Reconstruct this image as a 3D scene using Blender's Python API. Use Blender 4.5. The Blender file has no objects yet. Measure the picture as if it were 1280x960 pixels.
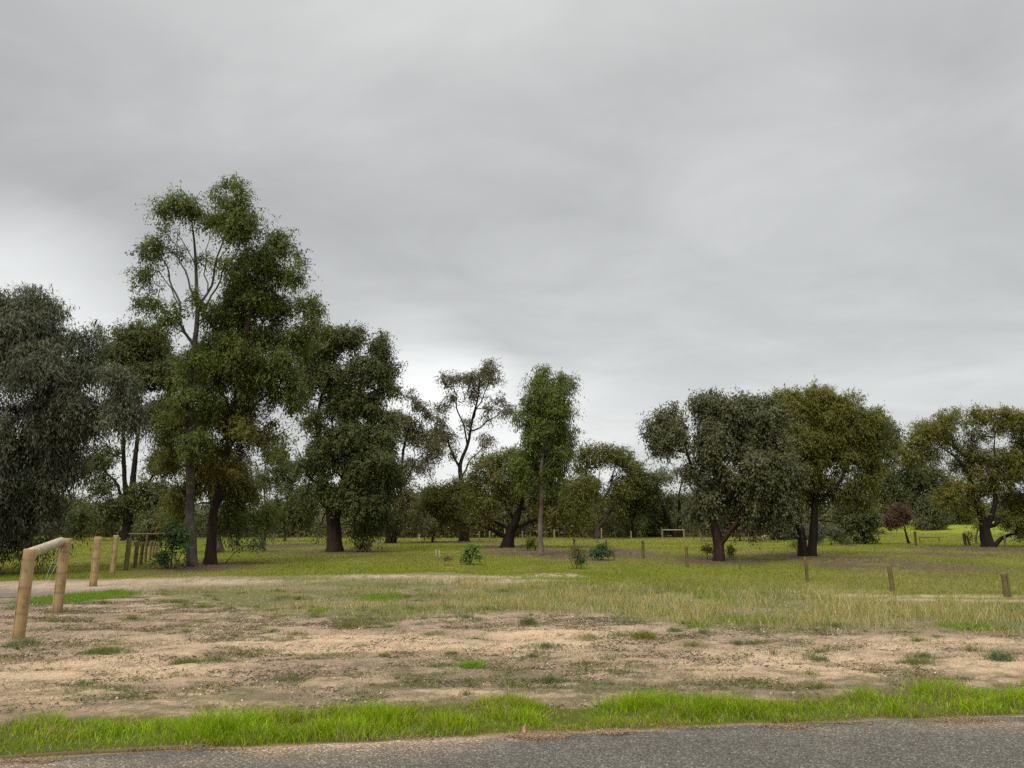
import bpy, math, random
import numpy as np
PI = math.pi
rng = np.random.default_rng(7); random.seed(7)
scene = bpy.context.scene
COL = scene.collection

# ------------------------------------------------------------------ camera
F = 960.0; CH = 1.6; PITCH = math.radians(10.25)
cs, sn = math.cos(PITCH), math.sin(PITCH)
cam_d = bpy.data.cameras.new('camera'); cam = bpy.data.objects.new('camera', cam_d); COL.objects.link(cam)
cam.location = (0, 0, CH); cam.rotation_euler = (PI/2 + PITCH, 0, 0)
cam_d.sensor_width = 36; cam_d.lens = 27.0; cam_d.clip_start = .05; cam_d.clip_end = 6000
scene.camera = cam

def at(px, py, Y):
    """point of the world at forward distance Y seen at photo pixel px,py (1280x960)"""
    u = (px-640)/F; v = (480-py)/F
    t = Y/(cs - sn*v)
    return np.array([u*t, Y, CH + (sn+cs*v)*t])
def ppm(Y): return F/Y      # pixels per metre, near enough

# ------------------------------------------------------------------ noise
def _h(ix, iy, s):
    n = (ix.astype(np.int64)*374761393 + iy.astype(np.int64)*668265263 + s*1274126177) & 0xffffffff
    n = ((n ^ (n >> 13))*1274126177) & 0xffffffff
    n = (n ^ (n >> 16)) & 0xffffffff
    return n/4294967295.0
def vnoise(x, y, s=0):
    x = np.asarray(x, float); y = np.asarray(y, float)
    ix = np.floor(x); iy = np.floor(y); fx = x-ix; fy = y-iy
    fx = fx*fx*(3-2*fx); fy = fy*fy*(3-2*fy)
    ix = ix.astype(np.int64); iy = iy.astype(np.int64)
    a = _h(ix, iy, s); b = _h(ix+1, iy, s); c = _h(ix, iy+1, s); d = _h(ix+1, iy+1, s)
    return (a*(1-fx)+b*fx)*(1-fy)+(c*(1-fx)+d*fx)*fy
def fbm(x, y, s=0, o=4, g=.5):
    t = 0; a = 1; n = 0
    for i in range(o):
        t = t + a*vnoise(x*2**i+17.3*i, y*2**i-9.1*i, s+i); n += a; a *= g
    return t/n
def ss(a, b, x):
    t = np.clip((x-a)/(b-a), 0, 1); return t*t*(3-2*t)

# ------------------------------------------------------------------ terrain
def zt(x, y):
    x = np.asarray(x, float); y = np.asarray(y, float)
    z = .05*(fbm(x/5, y/4, 50, 3)-.5)*ss(5.5, 9, y) + .12*(fbm(x/17, y/17, 60, 2)-.5)*ss(14, 40, y)
    z = z + 1.75*np.exp(-(((x-62)/30)**2+((y-112)/24)**2)) + .5*np.exp(-(((x-40)/26)**2+((y-118)/22)**2))
    # a low bank behind the straw coloured grass on the right
    z = z - .16*ss(1, 6, x)*ss(18, 20, y)*(1-ss(25, 36, y))
    z = z + .05*(fbm(x/1.1, y/.8, 70, 3)-.5)*ss(8, 10, y)*(1-ss(20, 26, y))
    return z
def gnd(px, py):
    Y = 20.
    u = (px-640)/F; v = (480-py)/F
    dx, dy, dz = u, cs-sn*v, sn+cs*v
    z = 0.
    for _ in range(12):
        t = (z-CH)/min(dz, -.004); z = float(zt(dx*t, dy*t))
    return np.array([dx*t, dy*t, z])
def curve(pts):
    w = np.array([gnd(a, b)[:2] for a, b in pts]); o = np.argsort(w[:, 0]); w = w[o]
    return lambda x: np.interp(x, w[:, 0], w[:, 1])
c_road = curve([(-160, 964), (0, 951), (130, 943), (320, 934), (470, 926), (640, 918), (900, 908), (1100, 899), (1280, 893), (1500, 884)])
c_verge = curve([(-200, 903), (0, 907), (100, 900), (250, 903), (400, 893), (560, 884), (640, 882), (720, 886), (800, 876), (900, 878), (960, 884), (1040, 876), (1100, 866), (1180, 859), (1280, 860), (1500, 855)])
c_dryf = curve([(-300, 728), (150, 729), (215, 748), (330, 766), (480, 776), (640, 766), (760, 770), (900, 786), (1000, 790), (1100, 786), (1280, 796), (1600, 800)])
c_dryb = curve([(-300, 728), (0, 727), (200, 722), (400, 720), (560, 716), (640, 723), (700, 729), (850, 737), (1000, 742), (1130, 748), (1280, 758), (1600, 768)])

def ell(px, py, rx, ry):
    """an elliptical patch of ground seen at px,py"""
    c = gnd(px, py); n = gnd(px, py+ry); f = gnd(px, max(py-ry, 662))
    return c[0], (n[1]+f[1])/2, rx*c[1]/F*1.0, max((f[1]-n[1])/2, .05)
def patch(x, y, P, soft=.35, ns=0):
    m = np.zeros_like(np.asarray(x, float))
    for i, p in enumerate(P):
        cx, cy, rx, ry = p
        w = .55*(fbm(x*1.7/min(max(rx, .3), 3), y*1.7/min(max(ry, .3), 3), 200+i+ns, 3)-.5)
        d = np.sqrt(((x-cx)/rx)**2+((y-cy)/ry)**2)+w*1.6
        m = np.maximum(m, 1-ss(1-soft, 1+soft, d))
    return m
LUSH = [ell(*a) for a in [(100, 747, 42, 8), (940, 776, 40, 4.5), (592, 833, 14, 4), (1215, 785, 35, 5), (398, 764, 12, 3), (480, 748, 26, 5), (885, 745, 22, 7), (870, 781, 16, 3)]]
DULL = [ell(*a) for a in [(305, 819, 55, 7), (245, 782, 26, 7), (90, 865, 55, 9), (130, 812, 18, 5), (232, 827, 14, 3), (465, 776, 40, 7), (545, 793, 14, 3), (400, 850, 60, 9), (520, 852, 70, 10), (700, 858, 90, 9),
        (850, 862, 70, 9), (960, 855, 60, 8), (1060, 832, 45, 6), (1150, 828, 26, 4), (1025, 823, 10, 3), (1070, 775, 45, 8), (780, 838, 26, 5), (785, 776, 20, 6), (1250, 775, 40, 8), (250, 870, 90, 10), (30, 740, 50, 6), (30, 756, 40, 6),
        (420, 822, 30, 5), (360, 800, 20, 3), (355, 748, 30, 9), (560, 835, 22, 4), (640, 842, 30, 5), (1010, 786, 40, 5), (1130, 792, 20, 3), (200, 905, 120, 8)]]
PALE = [ell(*a) for a in [(430, 806, 210, 11), (120, 836, 150, 16), (230, 868, 40, 7), (1180, 805, 130, 8), (680, 800, 90, 14), (1000, 830, 130, 16), (240, 874, 60, 6), (60, 870, 50, 12), (1240, 835, 80, 14), (560, 866, 50, 3)]]
BARE = [ell(*a) for a in [(520, 721, 120, 2.5), (610, 727, 90, 3), (700, 719, 40, 2), (1000, 740, 130, 1.8), (1130, 745, 140, 1.6), (1200, 751, 120, 1.5), (260, 727, 120, 4), (90, 732, 110, 6)]]
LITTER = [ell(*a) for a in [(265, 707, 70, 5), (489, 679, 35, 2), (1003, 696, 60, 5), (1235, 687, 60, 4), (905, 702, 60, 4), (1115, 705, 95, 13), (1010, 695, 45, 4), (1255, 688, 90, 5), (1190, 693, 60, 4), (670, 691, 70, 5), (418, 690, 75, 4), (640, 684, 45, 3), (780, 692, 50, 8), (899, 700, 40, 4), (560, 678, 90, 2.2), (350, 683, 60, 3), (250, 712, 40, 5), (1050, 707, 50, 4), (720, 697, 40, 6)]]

def masks(x, y):
    x = np.asarray(x, float); y = np.asarray(y, float)
    wob = .35*(fbm(x*1.3, y*1.3, 3, 4)-.5)
    sc = np.clip(y/9, .8, 4)
    road = 1-ss(-.05, .05, y-c_road(x)+.12*(fbm(x*2, y*2, 5, 4)-.5))
    cv = c_verge(x)
    verge = (1-ss(-.12, .22, y-cv+wob*1.9))*(1-road)
    df, db = c_dryf(x), c_dryb(x)
    lawn = ss(-.5, .5, y-db+wob*sc*1.3)
    dry = ss(-.5, .7, y-df+wob*sc*1.6)*(1-lawn)*ss(-11.5, -8.0, x-.25*(y-20))
    lush = patch(x, y, LUSH); dull = patch(x, y, DULL, .5, 30); pale = patch(x, y, PALE, .6, 60)
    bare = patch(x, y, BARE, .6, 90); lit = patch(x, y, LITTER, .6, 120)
    return dict(road=road, verge=verge, lawn=lawn, dry=dry, lush=lush, dull=dull, pale=pale, bare=bare, lit=lit)

# ------------------------------------------------------------------ helpers
def tag(o, label=None, cat=None, group=None, kind=None):
    for k, v in (('label', label), ('category', cat), ('group', group), ('kind', kind)):
        if v: o[k] = v
    return o
def new_obj(name, me, parent=None):
    o = bpy.data.objects.new(name, me); COL.objects.link(o)
    if parent: o.parent = parent
    return o
def empty(name, loc):
    o = bpy.data.objects.new(name, None); COL.objects.link(o); o.location = [float(a) for a in loc]; o.empty_display_size = .3
    return o
def mesh_np(name, V, Fc, mat, attrs=None, smooth=False, midx=None, colors=None):
    """V (n,3), Fc (m,k) with one face size"""
    me = bpy.data.meshes.new(name); V = np.asarray(V, np.float32); Fc = np.asarray(Fc, np.int32); k = Fc.shape[1]
    me.vertices.add(len(V)); me.vertices.foreach_set('co', V.ravel())
    me.loops.add(Fc.size); me.loops.foreach_set('vertex_index', Fc.ravel())
    me.polygons.add(len(Fc)); me.polygons.foreach_set('loop_start', np.arange(0, Fc.size, k, dtype=np.int32))
    if midx is not None: me.polygons.foreach_set('material_index', np.asarray(midx, np.int32))
    if smooth: me.polygons.foreach_set('use_smooth', np.ones(len(Fc), bool))
    for m in (mat if isinstance(mat, (list, tuple)) else [mat]): me.materials.append(m)
    for n, a in (attrs or {}).items():
        at_ = me.attributes.new(n, 'FLOAT', 'POINT'); at_.data.foreach_set('value', np.asarray(a, np.float32))
    if colors is not None:
        ca = me.attributes.new('col', 'FLOAT_COLOR', 'POINT')
        c4 = np.ones((len(V), 4), np.float32); c4[:, :3] = colors; ca.data.foreach_set('color', c4.ravel())
    me.update(calc_edges=True)
    return me
def norm(v):
    return v/np.maximum(np.linalg.norm(v, axis=-1, keepdims=True), 1e-9)

# ------------------------------------------------------------------ node helper / materials
class NT:
    def __init__(s, t): s.t = t; t.nodes.clear()
    def n(s, ty, **kw):
        nd = s.t.nodes.new(ty)
        for k, v in kw.items():
            if k.startswith('i_'): nd.inputs[k[2:].replace('_', ' ')].default_value = v
            else: setattr(nd, k, v)
        return nd
    def l(s, a, b): s.t.links.new(a, b)
    def math(s, op, a, b=None, clamp=False):
        m = s.n('ShaderNodeMath', operation=op, use_clamp=clamp)
        for i, q in enumerate((a, b)):
            if q is None: continue
            if isinstance(q, (int, float)): m.inputs[i].default_value = q
            else: s.l(q, m.inputs[i])
        return m.outputs[0]
    def mix(s, f, a, b, mode='MIX'):
        m = s.n('ShaderNodeMix', data_type='RGBA', blend_type=mode)
        for sock, q in ((m.inputs[0], f), (m.inputs[6], a), (m.inputs[7], b)):
            if isinstance(q, (int, float)): sock.default_value = q
            elif isinstance(q, tuple): sock.default_value = (*q, 1) if len(q) == 3 else q
            else: s.l(q, sock)
        return m.outputs[2]
    def noise(s, scale, vec=None, detail=4, rough=.55, dist=0):
        nd = s.n('ShaderNodeTexNoise'); nd.inputs['Scale'].default_value = scale; nd.inputs['Detail'].default_value = detail
        nd.inputs['Roughness'].default_value = rough; nd.inputs['Distortion'].default_value = dist
        if vec is not None: s.l(vec, nd.inputs['Vector'])
        return nd.outputs[0]
    def ramp(s, f, stops):
        r = s.n('ShaderNodeValToRGB'); e = r.color_ramp.elements
        while len(e) < len(stops): e.new(.5)
        for q, (p, c) in zip(e, stops):
            q.position = p; q.color = (*c, 1) if isinstance(c, tuple) else (c, c, c, 1)
        s.l(f, r.inputs[0]); return r.outputs[0]
def mat_new(name):
    m = bpy.data.materials.new(name); m.use_nodes = True; return m, NT(m.node_tree)

def leaf_mat(name, a, b, c, trans=.3, rough=.45, tipw=1.0):
    """a..b leaf colours (per leaf), c colour of young / dying foliage (per clump)"""
    m, N = mat_new(name)
    v = N.n('ShaderNodeAttribute', attribute_name='v').outputs['Fac']; w = N.n('ShaderNodeAttribute', attribute_name='w').outputs['Fac']
    col = N.mix(v, a, b); col = N.mix(N.math('MULTIPLY', w, tipw, True), col, c)
    p = N.n('ShaderNodeBsdfPrincipled'); N.l(col, p.inputs['Base Color']); p.inputs['Roughness'].default_value = rough
    p.inputs['Specular IOR Level'].default_value = .10
    t = N.n('ShaderNodeBsdfTranslucent'); tc = N.mix(1.0, col, (1.25, 1.35, .7), 'MULTIPLY'); N.l(tc, t.inputs['Color'])
    x = N.n('ShaderNodeMixShader'); x.inputs[0].default_value = trans; N.l(p.outputs[0], x.inputs[1]); N.l(t.outputs[0], x.inputs[2])
    o = N.n('ShaderNodeOutputMaterial'); N.l(x.outputs[0], o.inputs['Surface']); return m
def grass_mat(name, trans=.35):
    m, N = mat_new(name)
    col = N.n('ShaderNodeAttribute', attribute_name='col').outputs['Color']
    p = N.n('ShaderNodeBsdfPrincipled'); N.l(col, p.inputs['Base Color']); p.inputs['Roughness'].default_value = .5
    p.inputs['Specular IOR Level'].default_value = .05
    t = N.n('ShaderNodeBsdfTranslucent'); N.l(N.mix(1.0, col, (1.2, 1.25, .7), 'MULTIPLY'), t.inputs['Color'])
    x = N.n('ShaderNodeMixShader'); x.inputs[0].default_value = trans; N.l(p.outputs[0], x.inputs[1]); N.l(t.outputs[0], x.inputs[2])
    o = N.n('ShaderNodeOutputMaterial'); N.l(x.outputs[0], o.inputs['Surface']); return m
def bark_mat(name, a, b, c, sc=6, stretch=.25):
    m, N = mat_new(name)
    tc = N.n('ShaderNodeTexCoord').outputs['Object']
    mp = N.n('ShaderNodeMapping'); mp.inputs['Scale'].default_value = (1, 1, stretch); N.l(tc, mp.inputs[0])
    n1 = N.noise(sc, mp.outputs[0], 6, .6, .4); n2 = N.noise(sc*6, mp.outputs[0], 4, .6); n3 = N.noise(.9, tc, 2)
    col = N.mix(N.ramp(n1, [(.35, 0.0), (.65, 1.0)]), a, b); col = N.mix(N.ramp(n3, [(.45, 0.0), (.65, 1.0)]), col, c)
    p = N.n('ShaderNodeBsdfPrincipled'); N.l(col, p.inputs['Base Color']); p.inputs['Roughness'].default_value = .9; p.inputs['Specular IOR Level'].default_value = .15
    bp = N.n('ShaderNodeBump'); bp.inputs['Strength'].default_value = .8; bp.inputs['Distance'].default_value = .04
    N.l(N.math('ADD', n1, N.math('MULTIPLY', n2, .5)), bp.inputs['Height']); N.l(bp.outputs[0], p.inputs['Normal'])
    o = N.n('ShaderNodeOutputMaterial'); N.l(p.outputs[0], o.inputs['Surface']); return m
def timber_mat(name, a, b, dark):
    m, N = mat_new(name)
    tc = N.n('ShaderNodeTexCoord').outputs['Object']
    mp = N.n('ShaderNodeMapping'); mp.inputs['Scale'].default_value = (1, 1, .07); N.l(tc, mp.inputs[0])
    g = N.noise(60, mp.outputs[0], 5, .6, .6); big = N.noise(5, tc, 3)
    wv = N.n('ShaderNodeTexWave', wave_type='BANDS', bands_direction='Z'); wv.inputs['Scale'].default_value = .9; wv.inputs['Distortion'].default_value = 2.5; wv.inputs['Detail'].default_value = 3
    wv.inputs['Detail Scale'].default_value = 1.5; N.l(tc, wv.inputs['Vector'])
    col = N.mix(N.ramp(g, [(.3, 0.0), (.7, 1.0)]), a, b); col = N.mix(N.ramp(big, [(.45, 0.0), (.75, .75)]), col, dark)
    col = N.mix(N.ramp(wv.outputs[0], [(.0, .4), (.05, 0.0)]), col, dark)
    m2 = N.n('ShaderNodeMapping'); m2.inputs['Scale'].default_value = (1, 1, .03); N.l(tc, m2.inputs[0])
    ck = N.noise(26, m2.outputs[0], 3, .55, .25); crack = N.ramp(ck, [(.36, 1.0), (.40, 0.0)]); col = N.mix(N.math('MULTIPLY', crack, .75), col, (.035, .022, .012))
    kn = N.n('ShaderNodeTexVoronoi'); m3 = N.n('ShaderNodeMapping'); m3.inputs['Scale'].default_value = (1, 1, .55); N.l(tc, m3.inputs[0]); kn.inputs['Scale'].default_value = 4.5; N.l(m3.outputs[0], kn.inputs[0])
    col = N.mix(N.ramp(kn.outputs['Distance'], [(.05, .8), (.12, 0.0)]), col, (.06, .032, .015))
    gr = N.noise(3, tc, 5, .65); col = N.mix(N.ramp(gr, [(.5, 0.0), (.68, .5)]), col, (.27, .25, .20)) if name != 'timber_weathered' else col
    zz = N.n('ShaderNodeSeparateXYZ'); N.l(tc, zz.inputs[0]); mud = N.ramp(N.math('ADD', zz.outputs[2], N.math('MULTIPLY', gr, .25)), [(.10, .7), (.26, 0.0)])
    col = N.mix(mud, col, (.10, .07, .045)) if name != 'timber_rail' else col
    p = N.n('ShaderNodeBsdfPrincipled'); N.l(col, p.inputs['Base Color']); p.inputs['Roughness'].default_value = .75; p.inputs['Specular IOR Level'].default_value = .25
    bp = N.n('ShaderNodeBump'); bp.inputs['Strength'].default_value = .5; bp.inputs['Distance'].default_value = .006; N.l(g, bp.inputs['Height']); N.l(bp.outputs[0], p.inputs['Normal'])
    o = N.n('ShaderNodeOutputMaterial'); N.l(p.outputs[0], o.inputs['Surface']); return m

# ------------------------------------------------------------------ sky and light
SUN_EL, SUN_AZ = math.radians(52), math.radians(205)   # sun behind thick cloud, behind the camera to the left
world = bpy.data.worlds.new('World'); scene.world = world; world.use_nodes = True
N = NT(world.node_tree)
sky = N.n('ShaderNodeTexSky', sky_type='NISHITA'); sky.sun_disc = False; sky.sun_elevation = SUN_EL; sky.sun_rotation = SUN_AZ
sky.air_density = 1; sky.dust_density = 3
nish = N.mix(1.0, sky.outputs[0], (.1, .1, .1), 'MULTIPLY')
tc = N.n('ShaderNodeTexCoord').outputs['Generated']
sep = N.n('ShaderNodeSeparateXYZ'); N.l(tc, sep.inputs[0]); sx, sy, sz = sep.outputs
zc = N.math('ADD', N.math('MAXIMUM', sz, 0.0), .16)
cmb = N.n('ShaderNodeCombineXYZ'); N.l(N.math('DIVIDE', sx, zc), cmb.inputs[0]); N.l(N.math('DIVIDE', sy, zc), cmb.inputs[1])
mp = N.n('ShaderNodeMapping'); mp.inputs['Rotation'].default_value = (0, 0, .45); mp.inputs['Scale'].default_value = (.75, 1.0, 1); mp.inputs['Location'].default_value = (3.1, 1.7, 0); N.l(cmb.outputs[0], mp.inputs[0])
n1 = N.noise(.62, mp.outputs[0], 6, .55, .5); n2 = N.noise(2.1, mp.outputs[0], 6, .6, .5)
cl = N.math('ADD', N.math('MULTIPLY', n1, .62), N.math('MULTIPLY', n2, .38))
# overcast brightness by height above the horizon: brighter towards the zenith
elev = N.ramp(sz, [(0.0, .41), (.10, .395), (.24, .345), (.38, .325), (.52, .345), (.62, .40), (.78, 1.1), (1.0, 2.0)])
tex = N.ramp(cl, [(.36, .82), (.5, .98), (.64, 1.19)])
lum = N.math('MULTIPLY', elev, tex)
def spot(px, py, rad, amt, flat=1.0):
    """a thin place in the cloud, given by direction"""
    global lum
    d = norm(at(px, py, 100.)-np.array([0, 0, CH]))
    v = N.n('ShaderNodeVectorMath', operation='SUBTRACT'); N.l(tc, v.inputs[0]); v.inputs[1].default_value = d
    s_ = N.n('ShaderNodeVectorMath', operation='MULTIPLY'); N.l(v.outputs[0], s_.inputs[0]); s_.inputs[1].default_value = (1/flat, 1/flat, 1)
    ln = N.n('ShaderNodeVectorMath', operation='LENGTH'); N.l(s_.outputs[0], ln.inputs[0])
    q = N.math('DIVIDE', ln.outputs['Value'], rad)
    q = N.math('ADD', q, N.math('MULTIPLY', N.math('SUBTRACT', n1, .5), 2.0))
    g = N.ramp(q, [(0.0, 1.0), (.35, .8), (1.0, 0.0)])
    lum = N.math('ADD', lum, N.math('MULTIPLY', g, amt))
spot(50, 405, .11, .17, 1.7); spot(0, 345, .09, .06, 1.6); spot(570, 560, .15, .14, 1.6); spot(690, 520, .13, .10, 2.0); spot(520, 455, .09, .16, 1.6)
spot(1010, 215, .13, .055, 1.6); spot(480, 90, .18, .035, 2.0); spot(60, 600, .12, .1, 1.5); spot(1000, 400, .25, .03, 2)
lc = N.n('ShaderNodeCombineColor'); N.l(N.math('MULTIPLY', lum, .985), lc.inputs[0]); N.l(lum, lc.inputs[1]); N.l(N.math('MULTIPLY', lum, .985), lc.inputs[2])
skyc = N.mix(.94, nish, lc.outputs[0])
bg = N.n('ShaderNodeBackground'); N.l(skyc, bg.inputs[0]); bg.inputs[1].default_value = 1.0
wo = N.n('ShaderNodeOutputWorld'); N.l(bg.outputs[0], wo.inputs[0])

sd = bpy.data.lights.new('sun', 'SUN'); so = bpy.data.objects.new('sun', sd); COL.objects.link(so)
sd.energy = 1.5; sd.angle = math.radians(22); sd.color = (1, .92, .78)
from mathutils import Vector
sdir = Vector((math.sin(SUN_AZ)*math.cos(SUN_EL), math.cos(SUN_AZ)*math.cos(SUN_EL), math.sin(SUN_EL)))
so.rotation_euler = sdir.to_track_quat('Z', 'Y').to_euler(); so.location = (0, -10, 30)

# ------------------------------------------------------------------ ground sheet
TRACKS = [(880, 792, 1290, 838), (860, 806, 1290, 856), (905, 785, 1290, 818), (-20, 842, 700, 812), (-20, 822, 690, 798), (560, 800, 1290, 806)]
def build_ground():
    ys = [-30, -15, -5, 0, 2, 3.5]
    y = 4.6
    while y < 1500:
        ys.append(y); y += max(.035, (y*y)*.0011 if y < 60 else y*.045)
    ys = np.array(ys); t = np.linspace(-1, 1, 521); t = np.sign(t)*(np.abs(t)*.62+1.9*np.abs(t)**4)
    W = np.maximum(14, ys+5)
    X = t[None, :]*W[:, None]; Yg = np.repeat(ys[:, None], len(t), 1)
    x = X.ravel(); y = Yg.ravel(); z = zt(x, y); m = masks(x, y)
    soil = np.clip(1-m['road']-m['verge']-m['lawn']-m['dry'], 0, 1)
    near = ss(5.6, 7.5, y)*(1-ss(30, 50, y))
    z = z + near*(.022*(fbm(x*5, y*5, 80, 3)-.5)+.05*(fbm(x*1.2, y*2.2, 84, 2)-.5)*soil) - .012*m['road']
    nA = .5*fbm(x*1.1, y*2.4, 10, 5, .6)+.5*fbm(x*4, y*7.5, 12, 5, .7); nB = fbm(x*6, y*9, 15, 4); nC = fbm(x/7, y/5, 20, 3)
    def C(*a): return np.array(a, float)
    col = C(.39, .285, .195)[None]*np.ones((len(x), 1))
    def lay(mask, c):
        nonlocal col
        mask = np.clip(mask, 0, 1)[:, None]; col = col*(1-mask)+c*mask
    lay(ss(.44, .58, nA)*.8, C(.27, .20, .145)); lay(ss(.52, .70, nB)*.5, C(.13, .095, .068))
    lay(m['pale']*ss(.30, .56, 1-nB*.6-nA*.3)*.9, C(.56, .41, .265))
    lay(m['dull']*ss(.42, .58, nA+.02)*.6, C(.105, .105, .045))
    for (ax_, ay_, bx_, by_) in TRACKS:
        p0_ = gnd(ax_, ay_); p1_ = gnd(bx_, by_); tt_ = np.clip((x-p0_[0])/(p1_[0]-p0_[0]), 0, 1); dd_ = np.abs(y-(p0_[1]+(p1_[1]-p0_[1])*tt_)-.12*np.sin(tt_*5)-.1*(fbm(x*1.5, x*0, 640, 3)-.5))
        k_ = np.exp(-(dd_/.09)**2)*ss(.32, .5, fbm(x*2, y*3, 641, 3))*soil*ss(0, .08, tt_)*(1-ss(.92, 1, tt_)); e_ = np.exp(-((dd_-.17)/.06)**2)*ss(.35, .5, fbm(x*3, y*3, 642, 3))*soil*ss(0, .08, tt_)*(1-ss(.92, 1, tt_))
        z = z-.022*k_+.016*e_; lay(k_*.55, C(.50, .37, .25)); lay(e_*.45, C(.19, .14, .10))
    lay(ss(-7.5, -10.5, x)*ss(11.5, 14, y)*(1-ss(20, 22, y))*.6, C(.17, .15, .14))
    fr = np.exp(-np.clip(y-c_verge(x), 0, 9)/1.0)*ss(.40, .56, .5*nA+.5*nB); lay(fr*soil*.75, C(.125, .115, .05))
    lay(m['verge'], C(.09, .10, .02)); lay(m['lush'], C(.07, .12, .02))
    d1 = C(.20, .165, .095); d2 = C(.13, .135, .055)
    k = ss(.4, .62, fbm(x*.8, y*.8, 24, 4))[:, None]; lay(m['dry'], d1*(1-k)+d2*k)
    g1 = C(.125, .145, .016); g2 = C(.165, .155, .032); g3 = C(.085, .105, .014)
    kk = ss(.35, .65, fbm(x*.28, y*.22, 30, 5))[:, None]; lc_ = g1*(1-kk)+g2*kk
    k3 = ss(.5, .7, fbm(x*.9, y*.35, 34, 4))[:, None]*.6; lc_ = lc_*(1-k3)+g3*k3
    far = ss(58, 75, y)[:, None]*ss(30, 22, x)[:, None]*.8; lc_ = lc_*(1-far)+C(.16, .155, .04)*far
    r_ = (ss(2, 8, x)*(1-ss(22, 30, y)))[:, None]*.7; lc_ = lc_*(1-r_)+C(.165, .15, .045)*r_
    lay(m['lawn'], lc_)
    hill = ss(.25, .7, 1.75*np.exp(-(((x-62)/30)**2+((y-112)/24)**2))); lay(hill, C(.20, .24, .03))
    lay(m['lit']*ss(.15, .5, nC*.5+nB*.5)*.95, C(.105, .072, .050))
    lay(m['bare']*ss(.33, .55, nB*.6+nA*.4)*.9, C(.42, .33, .24))
    # soil that shows between verge and path
    e = np.exp(-((y-c_road(x))/.06)**2)*ss(.48, .66, fbm(x*1.2, y*3, 41, 3)); lay(e, C(.30, .20, .12))
    col *= (.88+.24*fbm(x*14, y*14, 44, 2))[:, None]
    n1, n2 = len(ys), len(t)
    idx = np.arange(n1*n2).reshape(n1, n2)
    Fc = np.stack([idx[:-1, :-1], idx[:-1, 1:], idx[1:, 1:], idx[1:, :-1]], -1).reshape(-1, 4)
    mt, N = mat_new('ground_earth')
    c = N.n('ShaderNodeAttribute', attribute_name='col').outputs['Color']; s_ = N.n('ShaderNodeAttribute', attribute_name='soil').outputs['Fac']
    P = N.n('ShaderNodeNewGeometry').outputs['Position']
    a1 = N.noise(28, P, 5, .7); a2 = N.noise(120, P, 3, .6); vo = N.n('ShaderNodeTexVoronoi'); vo.inputs['Scale'].default_value = 45; N.l(P, vo.inputs[0])
    a3 = N.noise(3.2, P, 4, .65)
    g = N.ramp(a1, [(.30, .55), (.5, 1.0), (.72, 1.35)]); c2 = N.mix(.75, c, g, 'MULTIPLY')
    c2 = N.mix(.6, c2, N.ramp(a2, [(.3, .6), (.6, 1.1)]), 'MULTIPLY')
    crumbs = N.math('MULTIPLY', N.ramp(vo.outputs['Distance'], [(.12, 1.0), (.3, 0.0)]), N.math('MULTIPLY', s_, N.ramp(a3, [(.45, 0.0), (.6, .8)])))
    c2 = N.mix(crumbs, c2, (.08, .055, .04))
    p = N.n('ShaderNodeBsdfPrincipled'); N.l(c2, p.inputs['Base Color']); p.inputs['Roughness'].default_value = .95; p.inputs['Specular IOR Level'].default_value = .1
    bp = N.n('ShaderNodeBump'); bp.inputs['Strength'].default_value = 1; bp.inputs['Distance'].default_value = .03
    N.l(N.math('ADD', a1, N.math('MULTIPLY', a2, .4)), bp.inputs['Height']); N.l(bp.outputs[0], p.inputs['Normal'])
    o = N.n('ShaderNodeOutputMaterial'); N.l(p.outputs[0], o.inputs['Surface'])
    V = np.stack([x, y, z], 1)
    me = mesh_np('ground', V, Fc, mt, {'soil': soil}, True, None, col)
    tag(new_obj('ground', me), kind='structure')
build_ground()
def zg(x, y):   # height of the real sheet (roughly)
    return zt(x, y)

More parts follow.
